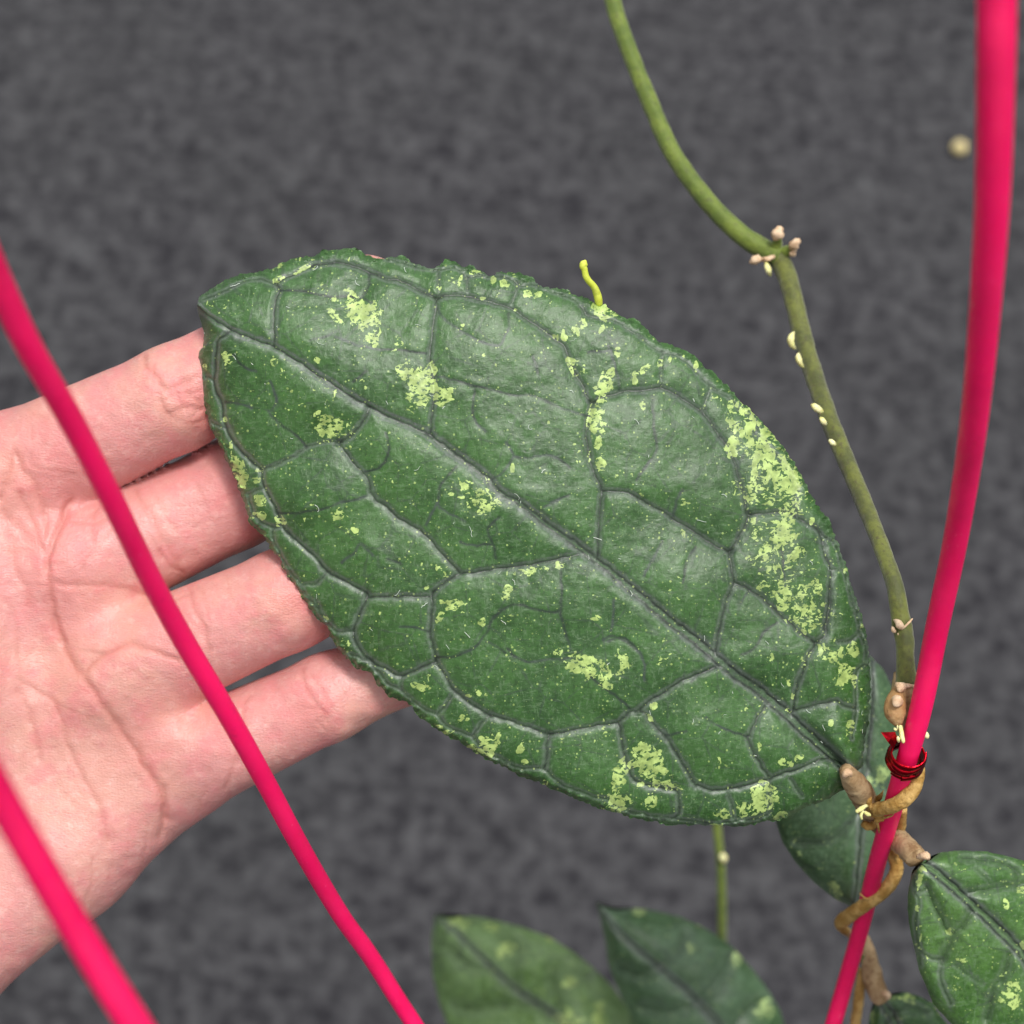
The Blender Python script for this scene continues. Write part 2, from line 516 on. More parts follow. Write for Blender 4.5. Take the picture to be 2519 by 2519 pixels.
# ------------------------------------------------------------------ leaves
def build_leaf(parent, upper, lower, mid, veins, depth_fn, NS, NV, mat, label, pillow=1.0, splash=(), sparse=(),
               nubby=0.0, jag=0.0, seed=3, split=True, mid_w=11.0, margin=1.6, lint=0, wav=0.5, cells=()):
    """outline upper/lower and midrib run from the base to the tip. veins: (polyline, width px, depth mm, grey)."""
    up, lo, mi = resample(upper, NS), resample(lower, NS), resample(mid, NS, True)
    half = (NV - 1) // 2
    v = np.linspace(-1, 1, 2 * half + 1)
    s = np.linspace(0, 1, NS)
    NVv = len(v)
    nz = [Noise2(seed * 10 + k) for k in range(4)]
    if jag:
        for ed, k in ((up, 0), (lo, 1)):
            L = np.r_[0, np.cumsum(np.linalg.norm(np.diff(ed, axis=0), axis=1))]
            nrm = np.gradient(ed, axis=0)
            nrm = np.stack([-nrm[:, 1], nrm[:, 0]], 1)
            nrm /= np.linalg.norm(nrm, axis=1)[:, None] + 1e-9
            w_ = jag * (nz[k](L / 9.0, L * 0 + 3.5) + 0.6 * nz[k](L / 4.5, L * 0 + 9.5))
            w_ *= np.clip(np.minimum(s, 1 - s) * 30, 0, 1)
            ed += nrm * w_[:, None]
    A = np.where(v[None, :, None] >= 0, up[:, None], lo[:, None])
    g = mi[:, None] + (A - mi[:, None]) * np.abs(v)[None, :, None]
    X, Y = g[..., 0], g[..., 1]
    wid = np.linalg.norm(A - mi[:, None], axis=2)
    kw_ = max(3, NS // 24) | 1
    win = np.hanning(kw_ + 2)[1:-1]
    win /= win.sum()
    ws = np.stack([np.convolve(np.pad(wid[:, k], kw_ // 2, mode='edge'), win, 'valid') for k in (0, -1)], 1)
    ws = np.where(v[None] >= 0, ws[:, 1:], ws[:, :1])
    ve = np.sign(v)[None] * np.abs(v)[None] * wid / np.maximum(ws, 1e-6)     # position across, free of the teeth of the rim
    ve = np.clip(ve, -1.15, 1.15)
    e = np.maximum((1 - np.abs(ve)) * ws, 0)             # distance in from the rim
    e = np.minimum(e, np.minimum(s, 1 - s)[:, None] * 1500)
    reach = 110.0
    groove = np.zeros(X.shape)
    grey = np.zeros(X.shape)
    dmaj = np.full(X.shape, reach)
    owner = np.full(X.shape, -1)
    best = np.full(X.shape, 1.0)
    core = np.zeros(X.shape)
    fine = np.zeros(X.shape)
    warp = 2.2
    Xw = X + warp * nz[0](X / 14, Y / 14)
    Yw = Y + warp * nz[1](X / 14, Y / 14)
    # midrib: a groove with a low rounded rib inside that gets stronger toward the base
    dm = seg_dist(Xw, Yw, resample(mid, 120, True), reach)
    kb = np.clip(1.25 - s, 0.25, 1.0)[:, None]
    w_m = mid_w * (0.45 + 0.75 * kb)
    groove += 0.8 * np.exp(-(dm / (1.1 * w_m)) ** 2) * kb - 0.5 * np.exp(-(dm / (0.42 * w_m)) ** 2) * np.clip(kb - 0.35, 0, 1)
    grey = np.maximum(grey, 0.65 * np.exp(-((dm - 0.9 * w_m) / (0.34 * w_m)) ** 2) + 0.32 * np.exp(-(dm / (1.5 * w_m)) ** 2))
    core = np.maximum(core, np.exp(-((dm - 0.62 * w_m * np.clip(kb * 1.4 - 0.5, 0, 1)) / (0.26 * w_m)) ** 2))
    dmaj = np.minimum(dmaj, dm)
    q = dm / (0.9 * w_m)
    m_ = q < best
    owner[m_], best[m_] = 0, q[m_]
    for k, (P, w_, dep, gr) in enumerate(veins):
        P = cat_rom(P, len(P) * 5) if len(P) > 2 else P
        D = seg_dist(Xw, Yw, P, reach)
        groove += 0.85 * dep * np.exp(-(D / (1.45 * w_)) ** 2)
        core = np.maximum(core, (dep > 0.15) * gr * (0.75 if dep < 0.3 else 1.0) * np.clip(e / 14, 0.3, 1) * np.exp(-(D / (0.52 * w_)) ** 2))
        if dep <= 0.15:
            fine = np.maximum(fine, np.exp(-(D / (0.6 * w_)) ** 2))
            continue
        grey = np.maximum(grey, gr * (0.48 * np.exp(-((D - 1.15 * w_) / (0.5 * w_)) ** 2) + 0.26 * np.exp(-(D / (2.3 * w_)) ** 2)))
        if dep > 0.2:
            dmaj = np.minimum(dmaj, D + (0.55 - dep) * 20 * (dep < 0.4))
            q = D / (0.75 * w_)
            m_ = q < best
            owner[m_], best[m_] = k + 1, q[m_]
    groove = np.minimum(groove, 1.15)
    pil = pillow * (1.0 - np.exp(-np.minimum(dmaj, e * 1.5 + 6) / 34.0))
    rel = pil - groove * np.clip(e / 32, 0.12, 1)
    rel += wav * (nz[2](X / 170, Y / 170) + 0.5 * nz[2](X / 75 + 9, Y / 75)) + 0.07 * nz[3](X / 22, Y / 22) + 0.02 * nz[3](X / 7, Y / 7)
    rel -= margin * np.exp(-e / 11.0)
    if nubby:
        nb = np.clip(nz[1](X / 10 + 40, Y / 10), 0, 1) ** 0.7
        rel += nubby * nb * np.exp(-((e - 4) / 9.0) ** 2)
        # rim cells: small pillows between the outer vein and the edge
    for tg, x, y, r_, ax_, ay_ in cells:          # cells of the blade that lean one way or the other (mm over the cell radius)
        cx, cy = px(tg, x, y)
        dx, dy = (X - cx) / r_, (Y - cy) / r_
        rel += (ax_ * dx + ay_ * dy) * np.exp(-(dx * dx + dy * dy) ** 2)
    base_d = depth_fn(X, Y, s[:, None] + 0 * X, ve)
    D_ = base_d - rel
    Wp = world_pt(X, Y, D_)
    du, dv = np.gradient(Wp, axis=0), np.gradient(Wp, axis=1)
    NN = np.cross(du, dv)
    ln = np.linalg.norm(NN, axis=2)[..., None]
    NN = NN / (ln + 1e-15)
    NN *= np.where((NN @ F) > 0, -1, 1)[..., None]
    bad = ln[..., 0] < 1e-13
    NN[bad] = -F
    fields = {}
    for nm, bl in (('solid', splash), ('sparse', sparse)):
        f = np.full(X.shape, -1.0 if nm == 'solid' else 0.0)
        for (tg, x, y, rx, ry, an, val) in bl:
            cx, cy = px(tg, x, y)
            k = tsc(tg)
            rx_, ry_ = rx * k, ry * k
            rr = max(rx_, ry_) * 2.2
            m_ = (np.abs(X - cx) < rr) & (np.abs(Y - cy) < rr)
            if not m_.any():
                continue
            dx, dy = X[m_] - cx, Y[m_] - cy
            ca, sa = math.cos(math.radians(an)), math.sin(math.radians(an))
            rn = np.hypot((dx * ca + dy * sa) / rx_, (-dx * sa + dy * ca) / ry_)
            if nm == 'solid':
                f[m_] = np.maximum(f[m_], np.clip(val - rn, -1, 1))
            else:
                f[m_] = np.maximum(f[m_], val * np.clip(1.45 - rn, 0, 1))
        fields[nm] = f
    attrs = {'vein': grey, 'core': core, 'fine': fine, 'solid': fields['solid'], 'sparse': fields['sparse']}
    pm = np.stack([X * S * 1000, Y * S * 1000, 0 * X + seed * 3], -1)
    idx = np.arange(NS * NVv).reshape(NS, NVv)
    Fq = np.stack([idx[:-1, :-1], idx[1:, :-1], idx[1:, 1:], idx[:-1, 1:]], -1).reshape(-1, 4)
    fo = owner.ravel()[Fq]
    fo = np.where((fo == fo[:, :1]).all(1), fo[:, 0], -1) if split else np.full(len(Fq), -1)
    for k in range(len(veins) + 1):                      # scraps too small for a part of their own stay with the blade
        if (fo == k).sum() <= 60:
            fo[fo == k] = -1
    Vf, Nf = Wp.reshape(-1, 3), NN.reshape(-1, 3)
    # faces must look toward the viewer
    a_, b_, c_ = Vf[Fq[:, 0]], Vf[Fq[:, 1]], Vf[Fq[:, 3]]
    if np.median(np.cross(b_ - a_, c_ - a_) @ F) > 0:
        Fq = Fq[:, ::-1]

    def piece(name, sel, par):
        fs = Fq[sel]
        u, inv = np.unique(fs, return_inverse=True)
        return mk_mesh(name, Vf[u], inv.reshape(-1, 4), mat, par,
                       {k: q_.ravel()[u] for k, q_ in attrs.items()}, {'pm': pm.reshape(-1, 3)[u]}, Nf[u])
    leaf = piece('leaf', fo == -1, parent)
    tag(leaf, label)
    if split:
        for k in range(0, len(veins) + 1):
            sel = fo == k
            if sel.any():
                piece('midrib' if k == 0 else 'side_vein', sel, leaf)
    # underside and rim
    iu = np.unique(np.r_[np.arange(0, NS, 6), NS - 1])
    iv = np.unique(np.r_[np.arange(0, NVv, 6), NVv - 1])
    cen_in = 1 - 0.012
    gu = mi[:, None] + (g - mi[:, None]) * cen_in
    Du = D_ + 1.2
    Wu = world_pt(gu[..., 0], gu[..., 1], Du)
    sub = Wu[np.ix_(iu, iv)]
    i2 = np.arange(len(iu) * len(iv)).reshape(len(iu), len(iv))
    fu = np.stack([i2[:-1, :-1], i2[:-1, 1:], i2[1:, 1:], i2[1:, :-1]], -1).reshape(-1, 4)
    vv = [sub.reshape(-1, 3)]
    ff = [fu]
    k = len(vv[0])
    for col_ in (0, NVv - 1):
        m1 = np.stack([Wp[:, col_], Wu[:, col_]], 1).reshape(-1, 3)
        q0 = np.arange(NS - 1) * 2 + k
        ff.append(np.stack([q0, q0 + 1, q0 + 3, q0 + 2], -1))
        vv.append(m1)
        k += len(m1)
    mk_mesh('underside', np.vstack(vv), np.vstack(ff), M_UNDER, leaf)
    if lint:
        vv, ff, k = [], [], 0
        rr = np.random.default_rng(seed + 77)
        for _ in range(lint):
            i, j = rr.integers(20, NS - 20), rr.integers(14, NVv - 14)
            an = rr.random() * 6.28
            bend = rr.normal() * 0.5
            pts = []
            fi, fj = float(i), float(j)
            nst = rr.integers(2, 6)
            for q_ in range(nst):
                ii, jj = int(np.clip(fi, 1, NS - 2)), int(np.clip(fj, 1, NVv - 2))
                pts.append(Wp[ii, jj] + NN[ii, jj] * (0.00008 + 0.00012 * rr.random()))
                an += bend + rr.normal() * 0.25
                fi += 1.9 * math.cos(an)
                fj += 1.9 * math.sin(an)
            pts = np.array(pts)
            r_ = 0.00002 + 0.00003 * rr.random()
            T = np.gradient(pts, axis=0)
            N1 = np.cross(T, F)
            N1 /= np.linalg.norm(N1, axis=1)[:, None] + 1e-12
            ring = np.stack([pts + N1 * r_, pts - F * r_, pts - N1 * r_, pts + F * r_], 1)
            m = len(pts)
            ii = np.arange(m - 1)[:, None] * 4
            jj = np.arange(4)[None]
            j2 = (jj + 1) % 4
            ff.append(np.stack([ii + jj, ii + j2, ii + 4 + j2, ii + 4 + jj], -1).reshape(-1, 4) + k)
            vv.append(ring.reshape(-1, 3))
            k += m * 4
        lo_ = mk_mesh('lint', np.vstack(vv), np.vstack(ff), M_LINT, leaf)
        tag(lo_, kind='stuff')
    return leaf


plant_base = world_pt(*[np.array(q, float) for q in (2070, 2560, 330)])
plant = empty('climbing_plant', plant_base)
tag(plant, 'climbing plant with dark green speckled leaves, its stem twining round a pink wire', 'plant')

# --- the big leaf in the hand
UP = pl('I 1480,1712 1515,1728 1562,1742 1620,1700 1637,1620 1650,1530 1652,1430 1672,1330 1692,1200 1702,1050 1712,950 1710,850 1702,700 1690,600 1672,450 1645,350 1605,200 '
        'J 590,1880 562,1790 540,1710 512,1640 482,1562 464,1502 430,1466 408,1440 370,1368 330,1290 290,1222 242,1152 '
        'C 1840,1310 1770,1250 1700,1170 1620,1090 1560,1030 1500,962 1430,900 1390,845 1330,812 1262,762 1222,702 1150,658 1080,618 1000,600 930,552 862,545 790,490 722,410 662,360 622,315 560,322 480,290 402,242 352,186 300,180 232,160 '
        'B 1850,578 1772,562 1720,505 1660,512 1620,476 1560,512 1500,490 1420,456 1390,400 1330,370 1262,350 1200,330 1142,366 1100,326 1060,362 1000,382 920,342 860,312 800,270 722,302 670,250 612,230 560,212 520,272 460,320 360,290 282,276 210,212 150,186 90,202 '
        'A 1850,212 1800,192 1722,190 1690,146 1640,120 1580,132 1510,116 1430,136 1330,130 1282,186 1180,206 1080,206 960,240 880,302 800,310 730,340 620,356 480,390 380,440 250,512 152,580 134,660')
LO = pl('I 1480,1712 1452,1748 1480,1806 K 460,225 450,290 380,350 300,392 200,432 100,462 O 1478,1545 1440,1552 1400,1558 1360,1558 '
        'H 1500,1852 1350,1812 1200,1790 1000,1722 900,1700 750,1650 600,1590 480,1540 350,1482 250,1430 130,1400 60,1350 '
        'G 1932,1706 1870,1680 1780,1640 1680,1590 1600,1532 1540,1500 1480,1450 1400,1420 1330,1372 1220,1310 1150,1252 1090,1212 1042,1170 1020,1112 940,1056 880,1045 800,1012 760,960 700,910 660,852 620,800 560,770 510,760 460,722 402,670 390,622 342,582 310,540 250,490 230,442 240,410 200,332 130,290 70,220 20,152 '
        'D 1130,1800 1100,1752 1088,1710 1030,1660 980,1600 950,1540 938,1470 900,1420 860,1390 812,1330 800,1270 740,1200 680,1150 622,1100 620,1040 600,960 570,880 532,790 510,700 470,640 440,570 392,490 400,440 370,390 320,320 290,260 250,190 240,130 215,50 '
        'A 190,1560 175,1450 168,1370 150,1250 136,1130 170,1080 204,990 198,900 172,820 142,740 134,660')
MID = pl('I 1480,1712 1350,1585 1200,1452 1050,1322 900,1182 750,1052 600,932 400,792 280,690 '
         'F 1400,1650 1200,1502 1000,1332 780,1152 600,1002 430,872 200,692 '
         'E 1750,952 1600,832 1450,722 1300,640 1150,482 1000,372 850,262 700,152 560,52 '
         'A 1932,1712 1800,1640 1600,1532 1450,1432 1300,1342 1150,1232 980,1132 870,1052 720,1002 600,952 480,912 390,856 270,780 134,660')
L2, L3, L4 = (5.8, 0.36, 1.0), (6.0, 0.09, 0.7), (4.2, 0.22, 0.9)
VEINS = [(pl(s_), *lv) for lv, ss in ((L2, [
    'A 870,1050 865,900 870,750 890,600 915,520 890,465',
    'A 890,465 960,410 1100,350 1200,300 1300,270 1500,260 1650,300 1780,350 1932,410 B 100,420 250,490 400,565 480,610',
    'B 420,1890 425,1800 440,1650 452,1500 440,1300 415,1150 440,900 468,720 480,610',
    'B 480,610 560,575 720,570 900,610 1050,650 1180,690 1300,770 1450,870 1600,980 1700,1060 1740,1180 1800,1320 1880,1450 C 150,1040 220,1130',
    'F 445,870 465,800 472,600 485,400 500,220 480,150 440,80 C 220,1740 190,1600 165,1450 172,1300 200,1200 220,1130',
    'C 220,1130 330,1070 430,1040 550,1010 700,1010 850,980 960,1020 1080,1090 1200,1170 1280,1230 1360,1340 1430,1450 1500,1540 1570,1680 1600,1800 1640,1932 T 420,560',
    'F 500,220 620,225 780,250 900,330 1100,430 1200,510 1350,590 1500,700 1650,780 1720,800',
    'F 1590,1750 1610,1600 1660,1380 1700,1230 1755,1100 1740,950 1720,850 1720,800',
    'F 1720,800 T 290,900 360,760 420,640 450,560',
    'T 450,560 600,545 800,530 960,560 1080,630 1250,740 1310,880 1350,1050 1410,1190 1420,1350 1395,1550 1370,1750 1340,1932',
    'I 1330,0 1310,150 1290,330 1270,440 1180,510',
    'T 280,1370 400,1420 520,1500 700,1650 850,1800 I 900,290 1000,380 1100,460 1180,510',
    'I 1180,510 1100,660 1060,780 1000,950 970,1150 950,1180',
    'A 455,900 400,940 340,990 320,1050 308,1250 300,1380 322,1480 370,1600 390,1750 430,1850 D 470,310 560,430 680,550 750,610 770,760 830,870 900,1000 940,1120 1000,1200 1120,1310 1250,1430 1380,1580 1500,1640 1650,1720 1760,1780',
    'D 1765,27 1720,130 1640,230 1560,310 1480,340',
    'D 1480,340 1560,460 1650,570 1730,650 1780,750 1790,830 1850,900 E 180,740 300,860 450,950 560,1030 680,1160 800,1290 890,1390',
    'E 2018,1217 1932,1232 1750,1270 1500,1320 1250,1350 1050,1385 890,1400 800,1450 700,1520 630,1580',
    'E 630,1580 G 1205,200 1190,400 1230,580 1250,685',
    'G 1190,65 900,70 620,68 D 1760,1780',
    'G 605,55 560,150 500,280 460,395',
    'G 460,395 480,500 560,620 650,690 760,750 860,810 920,820 1050,770 1150,720 1250,685',
    'G 1250,685 1320,800 1420,960 1550,1070 1680,1150 1750,1190 1830,1220 1932,1240 H 120,900 250,940 390,995',
    'H 390,995 550,970 700,940 850,910 1000,885 1050,880 1130,800 1240,760',
    'H 1978,344 1800,420 1650,480 1500,580 1350,670 1240,760',
    'H 1240,760 1290,775 1330,830 1400,920 1500,1020 1570,1130 1650,1250 1720,1370 1780,1480 I 60,1860 200,1905 400,1890 600,1840 750,1800 900,1740 1050,1690 1200,1630 1300,1600 1420,1650',
    'H 390,995 370,1100 355,1250 350,1320',
    'H 1050,885 1080,1050 1110,1200 1150,1320 1190,1410 1300,1470 1450,1500 1600,1530 1620,1600 1620,1750 1560,1785',
    'I 990,1150 1150,1110 1280,1080 1390,1065 1450,1100 1560,1130',
    'I 710,1110 620,1240 560,1380 530,1400 580,1530 650,1650 740,1780',
]), (L4, [
    'A 890,465 740,415 600,430 480,480 400,520 320,560 190,610',
    'B 490,330 500,450 510,570', 'B 760,390 775,520', 'B 1100,390 1220,430 1240,500 1190,640',
    'B 0,230 90,240 280,300 490,330 600,300 700,330 780,400 900,380 1000,400 1100,390 1200,420 1260,470 1420,470 1600,540 1800,620 1900,740 C 160,290',
    'C 120,200 160,290 300,320 420,340 550,420 700,520 800,600 890,640 1000,670 1120,740 1210,830 1300,920 1380,1000 1500,1060 1600,1160 1720,1250 1800,1370 J 110,1090 200,1180 270,1270 320,1370 T 1010,250 1000,480 1060,640',
    'C 870,970 870,800 890,650', 'C 1280,1230 1300,1100 1330,1000',
    'T 1310,880 1360,840', 'T 1430,1210 1540,1200 1510,1000 1440,880 1360,840 1250,740',
    'T 1540,1200 1600,1330 1640,1480 1680,1640 1740,1780 1750,1900',
    'I 1490,0 1560,150 1590,280 1590,400 1520,480 1400,500', 'I 1590,400 1640,480 1660,600 1650,700 1580,770 1560,900 1570,1100 1550,1300 1530,1420',
    'D 750,610 790,590 900,550 1050,480 1180,390 1300,350 1400,340 1480,340',
    'D 270,150 330,180 400,195', 'A 170,1350 240,1345 290,1390',
    'D 620,840 700,800 770,775', 'D 620,840 650,950 690,1050 780,1120 860,1150 920,1130',
    'D 900,1150 860,1180 870,1290 920,1380 980,1500 1050,1600 1130,1710 1200,1830 1290,1920 G 100,110 150,220 230,320 310,400 440,400 460,395',
    'D 1140,1690 1270,1680 1340,1610 1380,1580',
    'G 430,610 560,660 620,690', 'G 920,820 910,900 930,970',
    'G 620,690 700,780 800,890 930,970 1050,1070 1150,1150 1260,1190 1350,1290 1500,1360 1590,1400 1700,1530 1850,1600 H 0,1270 150,1310 350,1320 420,1400 550,1480 700,1540 820,1590 930,1600 1050,1690 1250,1740 1400,1770 1560,1785 X 700,590 900,615 1100,590 1280,570 1380,520',
    'G 1270,1180 1330,1100 1400,1010 1425,965', 'G 1590,1390 1640,1320 1700,1250 1750,1190',
    'X 1020,350 1050,450 1070,560', 'X 1560,230 1610,310 1660,380', 'X 1370,260 1380,520',
]), (L3, [
    'A 915,520 1050,515 1200,540 1400,580 1550,580 1700,590 1800,640', 'A 1780,350 1760,500 1700,590',
    'A 1200,1000 1350,960 1450,910', 'A 1450,960 1600,1020 1750,1060 1932,1080 B 200,1090 380,1120', 'A 1740,1280 1620,1390',
    'A 830,1390 870,1480 890,1560 850,1660', 'D 1180,390 1130,330 1060,260 950,180 850,100 820,50', 'A 480,1130 560,1230 690,1290', 'A 400,1580 570,1600 650,1640',
    'D 920,1010 1100,1010 1300,980 1450,930 1600,890 1750,850',
    'B 480,690 560,800 680,880 800,950 920,1020 1080,1040 1150,900 1170,850 1160,740',
    'B 470,1330 600,1360 800,1420 1000,1460 1200,1510 1400,1520 1600,1610 1800,1690 1920,1720', 'B 840,1460 820,1650 860,1780 950,1860',
    'B 1400,1150 1440,1300', 'C 480,1000 460,850 410,700 370,580', 'C 400,630 180,640', 'C 790,1050 800,1250 820,1450 830,1580 740,1720 640,1860',
    'E 1400,280 1550,300 1700,270 1850,310 1932,390', 'E 1330,150 1400,280 1300,430 1200,500', 'E 180,60 220,200 150,380 0,420',
    'E 850,380 720,550 690,700 720,780 850,850 950,900', 'E 690,700 620,830 580,930', 'E 900,1100 1050,1130 1200,1120 1230,1250',
    'E 1280,850 1170,960 1200,1120', 'E 1932,650 1800,700 1700,760',
    'F 110,930 120,1150 110,1350 150,1550 210,1730', 'E 1200,1820 1400,1690 1600,1730 1800,1760 1860,1700', 'F 550,1650 700,1620 850,1730 900,1850 H 1300,480',
    'F 620,1250 610,1450 590,1560', 'F 1080,700 1000,850 900,1030', 'F 1390,750 1300,930 1280,1100', 'F 1270,210 1220,300 1180,480', 'F 100,300 0,360',
    'H 1150,740 1050,650 950,570 850,500 780,420 720,330 650,270', 'H 0,180 90,270 200,300 400,280 600,260', 'H 900,100 1000,60 1200,170 1290,300',
    'G 1932,170 1780,270 1730,400 1600,560 1400,640 1250,640', 'G 1730,500 1850,560 1900,600', 'E 200,1250 330,1300', 'D 1500,1480 1620,1400 1700,1310 1800,1420',
    'I 560,0 480,120', 'I 820,320 700,400 600,560 480,620', 'I 150,1220 200,1260 330,1330 450,1370 530,1400', 'I 0,880 90,800 240,740',
    'T 840,1000 860,1200 870,1350', 'H 1500,1000 1600,980 1700,960', 'G 900,350 1050,360 1180,400',
])) for s_ in ss]

